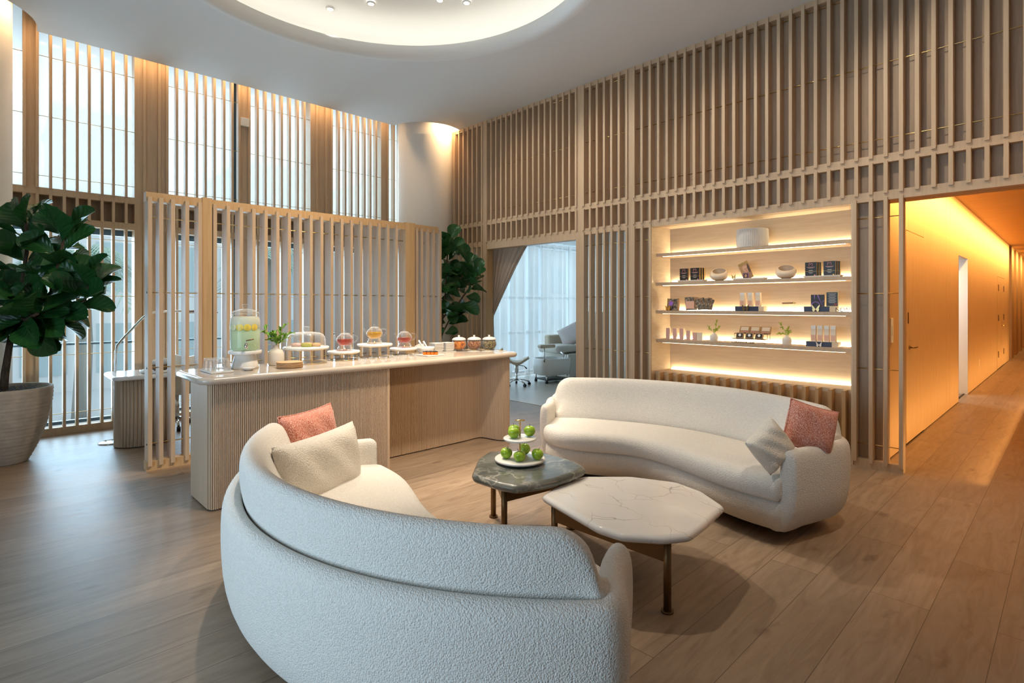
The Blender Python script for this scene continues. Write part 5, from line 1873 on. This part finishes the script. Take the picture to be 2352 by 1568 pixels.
# honey tray
t = thing('honey_tray', 'square white tray with little honey pots in front of the white bowl', 'tray', (3.31, 4.62, ZC0), 0.0)
MB().box(-0.105, 0.105, -0.105, 0.105, 0, 0.008).build('base', 'white_gloss', t, bevel=0.003)
rim = MB()
for q in ((-0.11, 0.11, -0.11, -0.104), (-0.11, 0.11, 0.104, 0.11), (-0.11, -0.104, -0.104, 0.104), (0.104, 0.11, -0.104, 0.104)):
    rim.box(*q, 0.002, 0.013)
rim.build('rim', 'white_gloss', t)
g0 = None
k = 0
for (f_, r_, lb) in ((-0.03, -0.058, 'little honey pot, front row leftmost'), (-0.03, -0.018, 'little honey pot, front row second from left'), (-0.03, 0.022, 'little honey pot, front row third from left'), (-0.03, 0.062, 'little honey pot, front row rightmost'),
                     (0.012, -0.04, 'little honey pot, back row left'), (0.012, 0.0, 'little honey pot, back row middle'), (0.012, 0.042, 'little honey pot, back row right')):
    lc = (3.325 + 0.696 * f_ + 0.718 * r_, 4.635 + 0.718 * f_ - 0.696 * r_, ZC0 + 0.0085)
    if g0 is None:
        g0 = thing('honey_pot', lb, 'jar', lc, group='little honey pots on the tray')
        MB().lathe([(0, 0), (0.017, 0), (0.019, 0.004), (0.019, 0.028), (0, 0.028)], seg=8, smooth=False).build('pot', 'honey', g0)
        MB().lathe([(0, 0.028), (0.019, 0.028), (0.019, 0.036), (0, 0.037)], seg=20).build('lid', 'black_box', g0)
    else:
        dup(g0, lc, lb)
# white bowl with sachets and spoons
t = tag(MB().lathe([(0, 0), (0.05, 0), (0.062, 0.008), (0.085, 0.04), (0.098, 0.072), (0.094, 0.072), (0.078, 0.04), (0.055, 0.014), (0, 0.012)], seg=44).build('white_bowl', 'white_gloss', loc=(3.40, 4.83, ZC0)), 'white bowl of paper sachets and white spoons beside the amber tea', 'bowl')
for k, (f_, r_, ln, lb) in enumerate(((0.0, -0.045, 0.15, 'white spoon leaning left in the white bowl'), (-0.01, 0.0, 0.14, 'white spoon leaning in the middle of the white bowl'))):
    b = Vector((3.40 + 0.718 * (r_ + 0.05), 4.83 - 0.696 * (r_ + 0.05), ZC0 + 0.014))
    d = Vector((-0.718 * 0.5, 0.696 * 0.5, 0.8)).normalized()
    m = MB().tube([b, b + d * ln * 0.5, b + d * ln], [0.007, 0.006, 0.010], 8)
    tag(m.build('serving_spoon', 'white_gloss'), lb, 'spoon', 'white spoons in the bowl')
for k, (r_, tl, lb) in enumerate(((-0.055, 0.5, 'paper sachet sticking out at the left of the white bowl'), (-0.03, 0.25, 'paper sachet standing in the white bowl beside the spoons'))):
    o = MB().box(-0.03, 0.03, -0.0012, 0.0012, 0, 0.075).build('paper_sachet', 'napkin', loc=(3.40 + 0.718 * r_, 4.83 - 0.696 * r_, ZC0 + 0.030), rot=(0, -tl, -0.77))
    tag(o, lb, 'sachet', 'paper sachets in the bowl')
# stacked square bowls on trays
sq = MB()
rows = []
for w, z in ((0.040, 0.0), (0.046, 0.003), (0.058, 0.022), (0.060, 0.030), (0.057, 0.030), (0.044, 0.008), (0.0, 0.006)):
    rows.append([(w * sx_, w * sy_, z) for sx_, sy_ in ((-1, -1), (-0.0, -1), (1, -1), (1, 0), (1, 1), (0, 1), (-1, 1), (-1, 0))])
sq.grid(rows, closed_u=True, smooth=False, cap0=True)
g0 = None
for s_, (x, y, side) in enumerate(((3.575, 4.88, 'left'), (3.715, 4.87, 'right'))):
    t = tag(MB().box(-0.075, 0.075, -0.075, 0.075, 0, 0.007).build('square_plate', 'white_gloss', bevel=0.002, loc=(x, y, ZC0)), 'flat white square plate under the %s stack of square bowls' % side, 'plate', 'square plates under the bowls')
    for k in range(5):
        lb = 'white square bowl, %s of the %s stack' % (('lowest', 'second from bottom', 'middle one', 'second from top', 'topmost')[k], side)
        z = ZC0 + 0.0075 + 0.0165 * k
        if g0 is None:
            g0 = tag(sq.build('square_bowl', 'white_gloss', loc=(x, y, z)), lb, 'bowl', 'stacked white square bowls')
        else:
            dup(g0, (x, y, z), lb)
# glass jars with white lids
def snack_jar(label, x, y, fill, fl):
    t = thing('snack_jar', label, 'jar', (x, y, ZC0), group='lidded glass snack jars')
    MB().lathe([(0, 0.0), (0.05, 0.0), (0.052, 0.006), (0.045, 0.012), (0.068, 0.03), (0.082, 0.06), (0.083, 0.085), (0.074, 0.115), (0.068, 0.122)], seg=44, caps=False).build('jar', 'glass', t)
    MB().lathe([(0, 0.014), (0.044, 0.016), (0.066, 0.034), (0.079, 0.062), (0.080, 0.083), (0.073, fl), (0.0, fl + 0.006)], seg=40).build('contents', fill, t)
    MB().lathe([(0.0, 0.120), (0.076, 0.120), (0.080, 0.124), (0.078, 0.132), (0.062, 0.146), (0.035, 0.154), (0.012, 0.156), (0.011, 0.162), (0.013, 0.176), (0, 0.177)], seg=40).build('lid', 'lid_white', t)
snack_jar('round glass jar of orange dried apricots with a white lid', 3.885, 4.87, 'dried_apricot', 0.108)
snack_jar('round glass jar of red brown nut mix with a white lid', 4.035, 4.78, 'trail_mix', 0.108)
snack_jar('round glass jar of dark seed mix with a white lid, nearest the counter end', 4.175, 4.68, 'seed_mix', 0.112)
for (x, y, lb) in ((3.96, 4.70, 'apricot jar'), (4.085, 4.60, 'nut mix jar'), (4.19, 4.50, 'seed mix jar')):
    tag(MB().box(-0.05, 0.05, -0.05, 0.05, 0, 0.004).build('folded_napkin', 'napkin', loc=(x, y, ZC0), rot=(0, 0, 0.1)), 'folded cream napkin in front of the %s' % lb, 'napkin', 'folded napkins by the jars')
    t = thing('brass_scoop', 'small brass scoop on the napkin in front of the %s' % lb, 'scoop', (x, y, ZC0 + 0.0045), 2.4, group='brass scoops by the jars')
    MB().lathe([(0, 0.0), (0.014, 0.003), (0.019, 0.010), (0.018, 0.011), (0.012, 0.005), (0, 0.002)], seg=18, sx=1.2).build('cup', 'gold_wire', t)
    MB().tube([(0.02, 0, 0.010), (0.05, 0, 0.014), (0.085, 0, 0.022)], 0.0028, 6).build('handle', 'gold_wire', t)

# ================================================================== THINGS ON THE LIT SHELVES
SX = 6.06
Z1, Z2, Z3, Z4 = 2.1305, 1.7755, 1.4325, 1.0805
def sthing(name, label, cat, y, z, group=None, x=SX, rz=0.0):
    return thing(name, label, cat, (x, y, z), -pi / 2 + rz, group)
# ribbed planter on top
m = MB()
rows = []
for r, z in ((0.150, 0.0), (0.158, 0.006), (0.163, 0.05), (0.165, 0.12), (0.162, 0.20), (0.158, 0.206), (0.150, 0.206), (0.148, 0.12), (0.0, 0.11)):
    rows.append([(r * (1 + (0.012 * (1 if k % 4 < 2 else -1) if 0 < z < 0.205 and r > 0.155 else 0)) * cos(2 * pi * k / 208), r * (1 + (0.012 * (1 if k % 4 < 2 else -1) if 0 < z < 0.205 and r > 0.155 else 0)) * sin(2 * pi * k / 208), z) for k in range(208)])
m.grid(rows, closed_u=True, smooth=False, cap0=True)
tag(m.build('ribbed_planter', 'stoneware', loc=(6.14, 2.50, Z1)), 'round off-white vertically ribbed planter alone on the top shelf', 'planter')

def logo_loops(m, s):
    for c, a0_, r in (((-0.25, 0.1), 2.2, 0.32), ((0.2, 0.12), 0.7, 0.30)):
        pts = []
        for k in range(15):
            a = a0_ - 2.2 + 4.4 * k / 14
            pts.append(((c[0] + r * 0.5 * cos(a) * (1 - 0.3 * sin(a))) * s, -0.0012, (c[1] + r * sin(a)) * s))
        m.tube(pts, 0.035 * s, 5)
    return m
def set_box(label, y, z, w, h, dot, n, x=SX, sheen=False, rz=0.0):
    """row of n dark boxes one behind another; only the front ones show"""
    t = sthing('treatment_box', label, 'box', y, z, 'dark treatment boxes on the shelf', x, rz)
    d = 0.028
    MB().box(-w / 2, w / 2, -d / 2, d / 2, 0, h).build('carton', 'black_box', t)
    MB().box(-w / 2 - 0.0006, w / 2 + 0.0006, -d / 2 - 0.0006, d / 2 + 0.0006, h * 0.365, h * 0.38).build('gold_line', 'gold_edge', t)
    MB().box(w / 2, w / 2 + 0.0008, -d / 2, d / 2, 0.0, h).build('gold_side', 'gold_edge', t)
    if n == 0:
        m = logo_loops(MB(), 0.045)
        m.v = [(a, b - d / 2 - 0.0004, c + h * 0.80) for a, b, c in m.v]
        m.build('logo', 'pink_print', t)
        m = MB().box(-w * 0.34, w * 0.34, -d / 2 - 0.001, -d / 2, h * 0.645, h * 0.668)
        m.build('wordmark', 'pink_print', t)
        m = MB()
        m.box(-w * 0.22, w * 0.22, -d / 2 - 0.001, -d / 2, h * 0.60, h * 0.612)
        m.box(-w * 0.17, w * 0.17, -d / 2 - 0.001, -d / 2, h * 0.43, h * 0.455)
        for q in range(3):
            m.box(-w * (0.22 - 0.05 * q), w * (0.22 - 0.05 * q), -d / 2 - 0.001, -d / 2, h * (0.31 - 0.035 * q), h * (0.318 - 0.035 * q))
        m.build('print_lines', 'white_print', t)
        MB().cyl((0, 0, 0), w * 0.07, 0, 0.001, 16).build('seal', dot, t, loc=(w * 0.33, -d / 2, h * 0.10), rot=(pi / 2, 0, 0))
    return t
def low_tray(label, y, z, w, d=0.10):
    m = MB()
    rows = []
    for s_, zz in ((0.86, 0.0), (0.94, 0.004), (1.0, 0.018), (0.98, 0.019), (0.90, 0.008), (0.0, 0.007)):
        rows.append([(s_ * w / 2 * sx_, s_ * d / 2 * sy_, zz) for sx_, sy_ in ((-1, -1), (0, -1), (1, -1), (1, 1), (0, 1), (-1, 1))])
    m.grid(rows, closed_u=True, smooth=False, cap0=True)
    o = m.build('display_tray', 'stoneware', loc=(SX + 0.01, y, z), rot=(0, 0, -pi / 2))
    return tag(o, label, 'tray', 'shallow pale display trays')
low_tray('shallow pale tray under the left pair of dark boxes', 3.18, Z2, 0.34)
low_tray('shallow pale tray under the tilted portrait card', 2.50, Z2, 0.35)
low_tray('shallow pale tray under the right pair of dark boxes', 1.77, Z2, 0.35)
zt = Z2 + 0.0085
set_box('dark box with pink logo and red dot, far left of the second shelf', 3.268, zt, 0.108, 0.15, 'pink_print', 0, 6.05)
for k, (x, lb) in enumerate(((6.045, 'dark box with pink logo and red dot, left centre pair front'), (6.077, 'gold edged dark box behind the left centre front box'), (6.109, 'gold edged dark box at the back of the left centre set'))):
    set_box(lb, 3.125 - 0.012 * k, zt, 0.115, 0.152, 'pink_print', k, x)
for k, (x, lb) in enumerate(((6.045, 'dark box with pink logo and orange dot, right pair left front'), (6.077, 'gold edged dark box behind the orange dot box'), (6.109, 'gold edged dark box at the back behind the orange dot box'))):
    set_box(lb, 1.87 - 0.010 * k, zt, 0.108, 0.148, 'pink_print', k, x)
for k, (x, lb) in enumerate(((6.045, 'dark box with pink logo and yellow dot, far right of the second shelf'), (6.077, 'gold edged dark box behind the yellow dot box'), (6.109, 'gold edged dark box at the back behind the yellow dot box'))):
    set_box(lb, 1.70 - 0.010 * k, zt, 0.108, 0.150, 'yellow_print', k, x)
# pearl bowls
for y, lb in ((2.852, 'glossy egg shaped pearl bowl, left of the portrait card'), (2.124, 'glossy egg shaped pearl bowl, right of the portrait card')):
    m = MB()
    rows = []
    seg = 40
    for q in range(15):
        f = q / 14
        a = pi * (0.10 + 0.64 * f)
        r = 0.098 * sin(a)
        ring = []
        for k in range(seg):
            th = 2 * pi * k / seg
            tilt = 0.036 * sin(th - 0.3) * smooth01(f)
            ring.append((r * cos(th), r * 0.9 * sin(th), 0.062 - 0.064 * cos(a) + tilt))
        rows.append(ring)
    m.grid(rows, closed_u=True, cap0=True)
    o = m.build('pearl_bowl', 'glaze_pearl', loc=(6.08, y, Z2 + 0.005), rot=(0, 0, -pi / 2))
    o.modifiers.new('solid', 'SOLIDIFY').thickness = 0.006
    o.modifiers['solid'].offset = 1
    tag(o, lb, 'bowl', 'glossy egg shaped bowls')
# tilted portrait card
t = sthing('portrait_card', 'tall tilted card printed with a woman\'s face on the second shelf', 'display card', 2.535, zt, x=6.06)
K = radians(24)
pc = MB().box(-0.055, 0.055, -0.004, 0.004, 0, 0.20)
pc.build('panel', 'kraft', t, rot=(-0.12, -K, 0), loc=(0.03, 0, 0.004))
ax = Matrix.Rotation(-K, 3, 'Y') @ Matrix.Rotation(-0.12, 3, 'X')
def on_panel(m, mat, nm_):
    m.v = [tuple(ax @ Vector(p) + Vector((0.03, 0, 0.004))) for p in m.v]
    return m.build(nm_, mat, t)
def disc(cx_, cz_, rx, rz_, y=-0.0045, n=24):
    m = MB()
    pts = [(cx_ + rx * cos(2 * pi * k / n), cz_ + rz_ * sin(2 * pi * k / n)) for k in range(n)]
    i = len(m.v)
    m.v += [(p[0], y - 0.0006, p[1]) for p in pts] + [(p[0], y, p[1]) for p in pts]
    m.f.append(tuple(range(n)))
    m.s.append(False)
    for k in range(n):
        m.f.append((k, (k + 1) % n, n + (k + 1) % n, n + k)); m.s.append(False)
    return m
on_panel(MB().box(-0.055, 0.055, -0.0046, -0.004, 0.17, 0.20), 'gold_edge', 'header_band')
on_panel(disc(0.012, 0.125, 0.036, 0.050), 'skin_print', 'face_print')
on_panel(disc(0.042, 0.11, 0.012, 0.05, -0.0052), 'hair_print', 'hair_print')
on_panel(disc(0.002, 0.118, 0.006, 0.003, -0.0052), 'hair_print', 'eye_print')
on_panel(disc(0.024, 0.122, 0.006, 0.003, -0.0052), 'hair_print', 'eye_print')
on_panel(disc(0.012, 0.096, 0.010, 0.003, -0.0052), 'red_print', 'mouth_print')
t = sthing('postcard', 'small upright postcard with a dark haired face in front of the tilted card', 'display card', 2.525, zt, x=6.028)
MB().box(-0.03, 0.03, -0.0015, 0.0015, 0, 0.066).build('card', 'violet_print', t)
MB().box(-0.027, 0.027, -0.002, -0.0015, 0.003, 0.063).build('print', 'hair_print', t)
def disc_at(mat, *a):
    return disc(*a).build('face_print', mat, t)
disc_at('skin_print', 0.0, 0.036, 0.012, 0.018, -0.002)
# butterflies
def butterfly(label, y, z, s, mat, x):
    t = sthing('butterfly_ornament', label, 'ornament', y, z, 'butterfly ornaments on the shelves', x)
    wing = [(0.0, 0.30), (0.20, 0.62), (0.46, 0.92), (0.52, 0.86), (0.42, 0.50), (0.34, 0.42), (0.44, 0.36), (0.40, 0.16), (0.28, 0.0), (0.20, 0.0), (0.06, 0.24)]
    pts = [(a * s, b * s) for a, b in wing] + [(-a * s, b * s) for a, b in wing[::-1]][:-1]
    m = MB()
    n = len(pts)
    m.v += [(p[0], -0.003, p[1]) for p in pts] + [(p[0], 0.003, p[1]) for p in pts]
    for k in range(n):
        m.f.append((k, (k + 1) % n, n + (k + 1) % n, n + k)); m.s.append(False)
    # triangulated faces from the body outwards
    c0, c1 = 0, 10
    half = len(wing)
    for off, flip in ((0, False), (n, True)):
        R_ = list(range(0, half))
        L_ = [0] + list(range(n - 1, half - 2, -1))[: half - 1]
        for ids in (R_, L_):
            a = ids[-1]
            tri = [(ids[i], ids[i + 1]) for i in range(len(ids) - 2)]
            for p, q in tri:
                m.f.append((a + off, p + off, q + off) if not flip else (a + off, q + off, p + off)); m.s.append(False)
    m.build('wings', mat, t)
    MB().tube([(0, -0.004, 0.16 * s), (0, -0.004, 0.45 * s)], 0.035 * s, 6).build('body', mat, t)
butterfly('dark butterfly ornament on the left end of the portrait card tray', 2.66, zt + 0.011, 0.05, 'gold_edge', 6.03)
butterfly('orange butterfly ornament in front of the floral packet', 3.47, Z3, 0.065, 'orange_laser', 6.015)
butterfly('brown butterfly ornament in front of the dark riser box, third shelf centre', 2.525, Z3, 0.075, 'bronze', 6.015)
butterfly('gold butterfly ornament in front of the dark riser box below the violet photo', 1.82, Z3, 0.075, 'gold_wire', 6.015)
butterfly('pale butterfly ornament in front of the lowest dark riser box', 1.79, Z4, 0.055, 'chrome', 6.015)
# third shelf: packets
t = sthing('floral_packet', 'dark floral packet at the left end of the third shelf', 'packet', 3.425, Z3, x=6.06)
pm = MB().box(-0.075, 0.075, -0.012, 0.012, 0, 0.145)
pm.build('pouch', 'foil_pack', t, bevel=0.008, rot=(-0.12, 0, 0))
MB().cyl((0, 0, 0), 0.028, 0, 0.002, 20).build('violet_seal', 'violet_print', t, loc=(-0.015, -0.022, 0.085), rot=(pi / 2 - 0.12, 0, 0))
MB().box(-0.078, -0.058, -0.013, 0.013, 0, 0.146).build('kraft_edge', 'kraft', t, rot=(-0.12, 0, 0))
MB().box(0.060, 0.078, -0.013, 0.013, 0, 0.146).build('kraft_edge', 'kraft', t, rot=(-0.12, 0, 0))
t = sthing('acrylic_holder', 'clear acrylic holder of peach packets on the third shelf', 'holder', 3.185, Z3, 'acrylic packet holders', x=6.06)
MB().box(-0.062, 0.062, -0.03, -0.027, 0, 0.09).build('front_plate', 'acrylic', t)
MB().box(-0.062, 0.062, -0.03, 0.04, 0, 0.003).build('base_plate', 'acrylic', t)
for k in range(4):
    o = MB().box(-0.058, 0.058, -0.003, 0.003, 0, 0.155).build('sachet', 'kraft_pack' if k else 'foil_pack', rot=(0.12 - 0.10 * k, 0.04 * (k - 1.5), -pi / 2), loc=(6.043 + 0.014 * k, 3.185, Z3 + 0.006))
    o.name = 'face_mask_sachet'
    tag(o, 'printed sachet, %s in the left acrylic holder' % ('front one', 'second', 'third', 'rearmost')[k], 'sachet', 'sachets in the left acrylic holder')
MB().box(-0.052, 0.052, -0.0345, -0.0305, 0.022, 0.112).build('front_label', 'peach_band', t)
t = sthing('acrylic_holder', 'clear acrylic holder of striped foil packets beside the peach ones', 'holder', 3.02, Z3, 'acrylic packet holders', x=6.06)
MB().box(-0.075, 0.075, -0.03, -0.027, 0, 0.07).build('front_plate', 'acrylic', t)
MB().box(-0.075, 0.075, -0.03, 0.04, 0, 0.003).build('base_plate', 'acrylic', t)
for k in range(7):
    o = MB().box(-0.026, 0.026, -0.0025, 0.0025, 0, 0.125 + 0.008 * (k % 3)).build('sachet', ('foil_pack', 'kraft_pack')[k % 2], rot=(0.05, 0.30 * (k - 3) / 3, -pi / 2), loc=(6.045 + 0.009 * k, 3.02 - 0.045 * (k - 3) / 3, Z3 + 0.012))
    o.name = 'foil_sachet'
    tag(o, 'narrow foil sachet, %s from the left in the right acrylic holder' % ('first', 'second', 'third', 'fourth', 'fifth', 'sixth', 'seventh')[k], 'sachet', 'sachets in the right acrylic holder')
def riser_box(label, y, z, w, h=0.052, cat='display box'):
    t = sthing('display_riser', label, 'display riser', y, z, 'dark display risers', x=6.08)
    MB().box(-w / 2, w / 2, -0.05, 0.05, 0, h).build('box', 'box_side', t)
    MB().box(-w / 2, w / 2 - 0.055, -0.0515, -0.05, 0, h).build('front_face', 'navy_box', t)
    return t
riser_box('dark fronted display riser in the middle of the third shelf', 2.49, Z3, 0.31)
riser_box('dark fronted display riser under the violet photo', 1.79, Z3, 0.29)
riser_box('dark fronted display riser at the right end of the lowest shelf', 1.77, Z4, 0.29, 0.050)
def carton(label, y, z, w, h, d, mat, group, x=SX, band=None, cap=None, rz=0.0):
    t = sthing('cosmetic_carton', label, 'carton', y, z, group, x, rz)
    MB().box(-w / 2, w / 2, -d / 2, d / 2, 0, h).build('carton', mat, t, bevel=0.001)
    if band:
        MB().box(-w / 2 - 0.0006, w / 2 + 0.0006, -d / 2 - 0.0008, -d / 2, h * 0.06, h * 0.42).build('colour_band', band, t)
        m = MB()
        for q in range(3):
            m.box(-w * 0.25, w * 0.25, -d / 2 - 0.0014, -d / 2 - 0.0008, h * (0.32 - 0.08 * q), h * (0.335 - 0.08 * q))
        m.build('print_lines', 'gold_edge', t)
    if cap:
        MB().box(-w / 2 + 0.0002, w / 2 - 0.0002, -d / 2 - 0.0006, d / 2, h * 0.80, h + 0.0005).build('top_band', cap, t)
    return t
for k, (y, lb) in enumerate(((2.575, 'ivory peach carton, left of three on the centre riser'), (2.49, 'ivory peach carton, middle of three on the centre riser'), (2.405, 'ivory peach carton, right of three on the centre riser'))):
    carton(lb, y, Z3 + 0.0525, 0.046, 0.15, 0.045, 'ivory_carton', 'cartons on the centre riser', 6.07, 'peach_band', 'white_print')
for k, (y, lb) in enumerate(((1.852, 'ivory carton, leftmost of four on the lowest riser'), (1.793, 'ivory carton, second of four on the lowest riser'), (1.732, 'ivory carton, third of four on the lowest riser'), (1.674, 'ivory carton, rightmost of four on the lowest riser'))):
    carton(lb, y, Z4 + 0.0505, 0.044, 0.16, 0.042, 'ivory_carton', 'cartons on the lowest riser', 6.07, 'peach_band', 'white_print')
for k, (y, h, lb) in enumerate(((3.487, 0.136, 'tall pink fronted carton, first from the left on the lowest shelf'), (3.395, 0.136, 'tall pink fronted carton, second from the left on the lowest shelf'), (3.305, 0.136, 'tall pink fronted carton, third from the left on the lowest shelf'),
                           (3.218, 0.112, 'shorter pink fronted carton, fourth from the left on the lowest shelf'), (3.138, 0.096, 'short pink fronted carton, fifth from the left on the lowest shelf'))):
    t = sthing('cosmetic_carton', lb, 'carton', y, Z4, 'pink fronted cartons on the lowest shelf', 6.06, 0.25)
    MB().box(-0.022, 0.022, -0.03, 0.03, 0, h).build('carton', 'ivory_carton', t, bevel=0.001)
    MB().box(-0.022, 0.022, -0.0312, -0.03, 0.001, h - 0.001).build('pink_front', 'pink_carton', t)
carton('short plain ivory carton beside the pink fronted row', 3.075, Z4, 0.06, 0.094, 0.05, 'ivory_carton', 'plain cartons on the lowest shelf', 6.06, rz=0.25)
# floating pen on an acrylic stand
t = sthing('makeup_pen', 'bronze cosmetic pen lying on a clear stand on the third shelf', 'cosmetic pen', 2.09, Z3, x=6.06)
MB().box(-0.06, 0.06, -0.012, 0.012, 0, 0.078).build('stand', 'acrylic', t)
MB().tube([(-0.068, 0, 0.085), (-0.06, 0, 0.086), (0.04, 0, 0.087)], [0.004, 0.0065, 0.0065], 10).build('barrel', 'bronze', t)
MB().tube([(0.04, 0, 0.087), (0.066, 0, 0.087)], 0.0055, 10).build('cap', 'gold_wire', t)
# violet photo and dark card on riser
t = sthing('violet_photo', 'square dark photo of glowing violet arcs on the riser', 'display card', 1.815, Z3 + 0.0525, x=6.06)
MB().box(-0.062, 0.062, -0.004, 0.004, 0, 0.118).build('panel', 'black_box', t)
m = MB()
def arc_(cx_, cz_, r, a0_, a1_, w):
    m.tube([(cx_ + r * cos(a0_ + (a1_ - a0_) * k / 16), -0.0045, cz_ + r * 1.15 * sin(a0_ + (a1_ - a0_) * k / 16)) for k in range(17)], w, 6)
arc_(-0.018, 0.0, 0.04, pi, 0.1, 0.0028)
m.tube([(-0.03, -0.0045, 0.115), (-0.027, -0.0045, 0.09), (-0.028, -0.0045, 0.065)], [0.004, 0.003, 0.001], 6)
m.tube([(0.0, -0.0045, 0.115), (0.012, -0.0045, 0.085), (0.045, -0.0045, 0.006)], [0.004, 0.003, 0.002], 6)
m.tube([(0.04, -0.0045, 0.04), (0.06, -0.0045, 0.06)], 0.0018, 6)
m.build('violet_lines', 'violet_print', t)
t = sthing('framed_notice', 'dark framed notice with grey text and red mark beside the violet photo', 'display card', 1.688, Z3 + 0.0525, x=6.075)
MB().box(-0.054, 0.054, -0.004, 0.004, 0, 0.145).build('frame', 'gold_edge', t)
MB().box(-0.050, 0.050, -0.005, -0.004, 0.004, 0.141).build('panel', 'black_box', t)
m = MB()
for k in range(12):
    w = 0.038 - 0.006 * ((k * 7) % 3)
    m.box(-w, w, -0.0056, -0.005, 0.128 - 0.0085 * k, 0.1305 - 0.0085 * k)
m.build('text_lines', 'ext_grey', t)
m = MB().tube([(0.02, -0.006, 0.008), (0.026, -0.006, 0.03), (0.033, -0.006, 0.012), (0.044, -0.006, 0.028)], 0.003, 6)
m.build('red_mark', 'red_print', t)
t = sthing('letter_sign', 'dark cut out letters reading NEW at the right end of the third shelf', 'sign', 1.585, Z3, x=6.03)
text_mesh('NEW', 0.055, 'black_box', 'letters', t, 0.003, (0, 0, 0.002), (pi / 2, 0, 0))
MB().box(-0.055, 0.055, -0.004, 0.004, 0, 0.003).build('base', 'black_box', t)
# lowest shelf: sprig vases, wire display
for y, lb, lb2, sts, sd_ in ((2.905, 'small ivory vase with a sprig, left of the wire display', 'yellow green sprig in the vase left of the wire display', [[(0, 0, 0), (0.01, 0, 0.03), (0.02, 0, 0.08), (0.03, 0, 0.135)], [(0, 0, 0), (-0.01, 0, 0.03), (-0.05, 0, 0.06)], [(0, 0, 0), (0.01, 0, 0.03), (0.055, 0, 0.07)]], 2),
                        (2.11, 'small ivory vase with a sprig, right of the wire display', 'yellow green sprig in the vase right of the wire display', [[(0, 0, 0), (-0.01, 0, 0.03), (-0.03, 0, 0.075), (-0.05, 0, 0.12)], [(0, 0, 0), (0.01, 0, 0.03), (-0.045, 0, 0.03)], [(0, 0, 0), (0.0, 0, 0.04), (0.015, 0, 0.085)]], 3)):
    v = sthing('bud_vase', lb, 'vase', y, Z4, 'small ivory bud vases', 6.06)
    MB().lathe([(0, 0), (0.042, 0), (0.045, 0.004), (0.045, 0.055), (0.036, 0.075), (0.015, 0.088), (0.012, 0.098), (0.014, 0.100), (0.009, 0.100), (0, 0.07)], seg=32).build('body', 'stoneware', v)
    s_ = sprig(lb2, (6.06, y, Z4 + 0.085), sts, 'sprig_lime', 0.055, 3, sd_, 'sprigs in the bud vases')
    s_.rotation_euler = (0, 0, -pi / 2)
t = sthing('wire_display', 'black wire two step display of dark compacts on the lowest shelf', 'display rack', 2.485, Z4, x=6.08)
m = MB()
for x in (-0.19, 0.17):
    m.tube([(x, -0.065, 0), (x, -0.065, 0.045), (x, 0.0, 0.045), (x, 0.0, 0.10), (x, 0.07, 0.10), (x, 0.07, 0)], 0.0022, 6)
for (yy, zz) in ((-0.065, 0.045), (0.0, 0.045), (0.0, 0.10), (0.07, 0.10)):
    m.tube([(-0.19, yy, zz), (0.17, yy, zz)], 0.0022, 6)
m.build('wire_frame', 'black', t)
MB().box(-0.19, 0.17, -0.062, 0.0, 0.0465, 0.0495).build('lower_shelf', 'bronze', t)
MB().box(-0.19, 0.17, 0.0, 0.07, 0.1015, 0.1045).build('upper_shelf', 'bronze', t)
cg = None
for k in range(3):
    lb = 'dark square compact with a white logo, %s of three in front' % ('left', 'middle', 'right')[k]
    lc = (6.045, 2.60 - 0.105 * k, Z4 + 0.0500)
    if cg is None:
        cg = thing('square_compact', lb, 'cosmetic box', lc, -pi / 2, 'square compacts on the wire display')
        MB().box(-0.043, 0.043, -0.008, 0.008, 0, 0.065).build('case', 'kraft', cg, rot=(-0.3, 0, 0), bevel=0.002)
        MB().box(-0.032, 0.032, -0.0095, -0.008, 0.01, 0.055).build('dark_panel', 'black_box', cg, rot=(-0.3, 0, 0))
        MB().cyl((0, 0, 0), 0.015, 0, 0.001, 20).build('logo_disc', 'white_print', cg, rot=(pi / 2 - 0.3, 0, 0), loc=(0, 0.002, 0.036))
    else:
        dup(cg, lc, lb)
cg = None
for k in range(3):
    lb = 'bronze palette with a pale window, %s of three at the back' % ('left', 'middle', 'right')[k]
    lc = (6.10, 2.575 - 0.115 * k, Z4 + 0.1050)
    if cg is None:
        cg = thing('makeup_palette', lb, 'cosmetic box', lc, -pi / 2, 'palettes on the wire display')
        MB().box(-0.056, 0.056, -0.006, 0.006, 0, 0.085).build('case', 'kraft', cg, rot=(-0.5, 0, 0), bevel=0.002)
        MB().box(-0.042, 0.042, -0.0075, -0.006, 0.03, 0.075).build('pale_window', 'ivory_carton', cg, rot=(-0.5, 0, 0))
        MB().box(-0.042, 0.042, -0.0075, -0.006, 0.012, 0.018).build('pink_line', 'pink_print', cg, rot=(-0.5, 0, 0))
    else:
        dup(cg, lc, lb)
t = sthing('letter_sign', 'dark cut out letters reading BEST SELLER below the wire display', 'sign', 2.53, Z4, x=5.995)
text_mesh('BEST SELLER', 0.040, 'bronze', 'letters', t, 0.003, (0, 0, 0.002), (pi / 2, 0, 0))
MB().box(-0.13, 0.13, -0.004, 0.004, 0, 0.003).build('base', 'bronze', t)
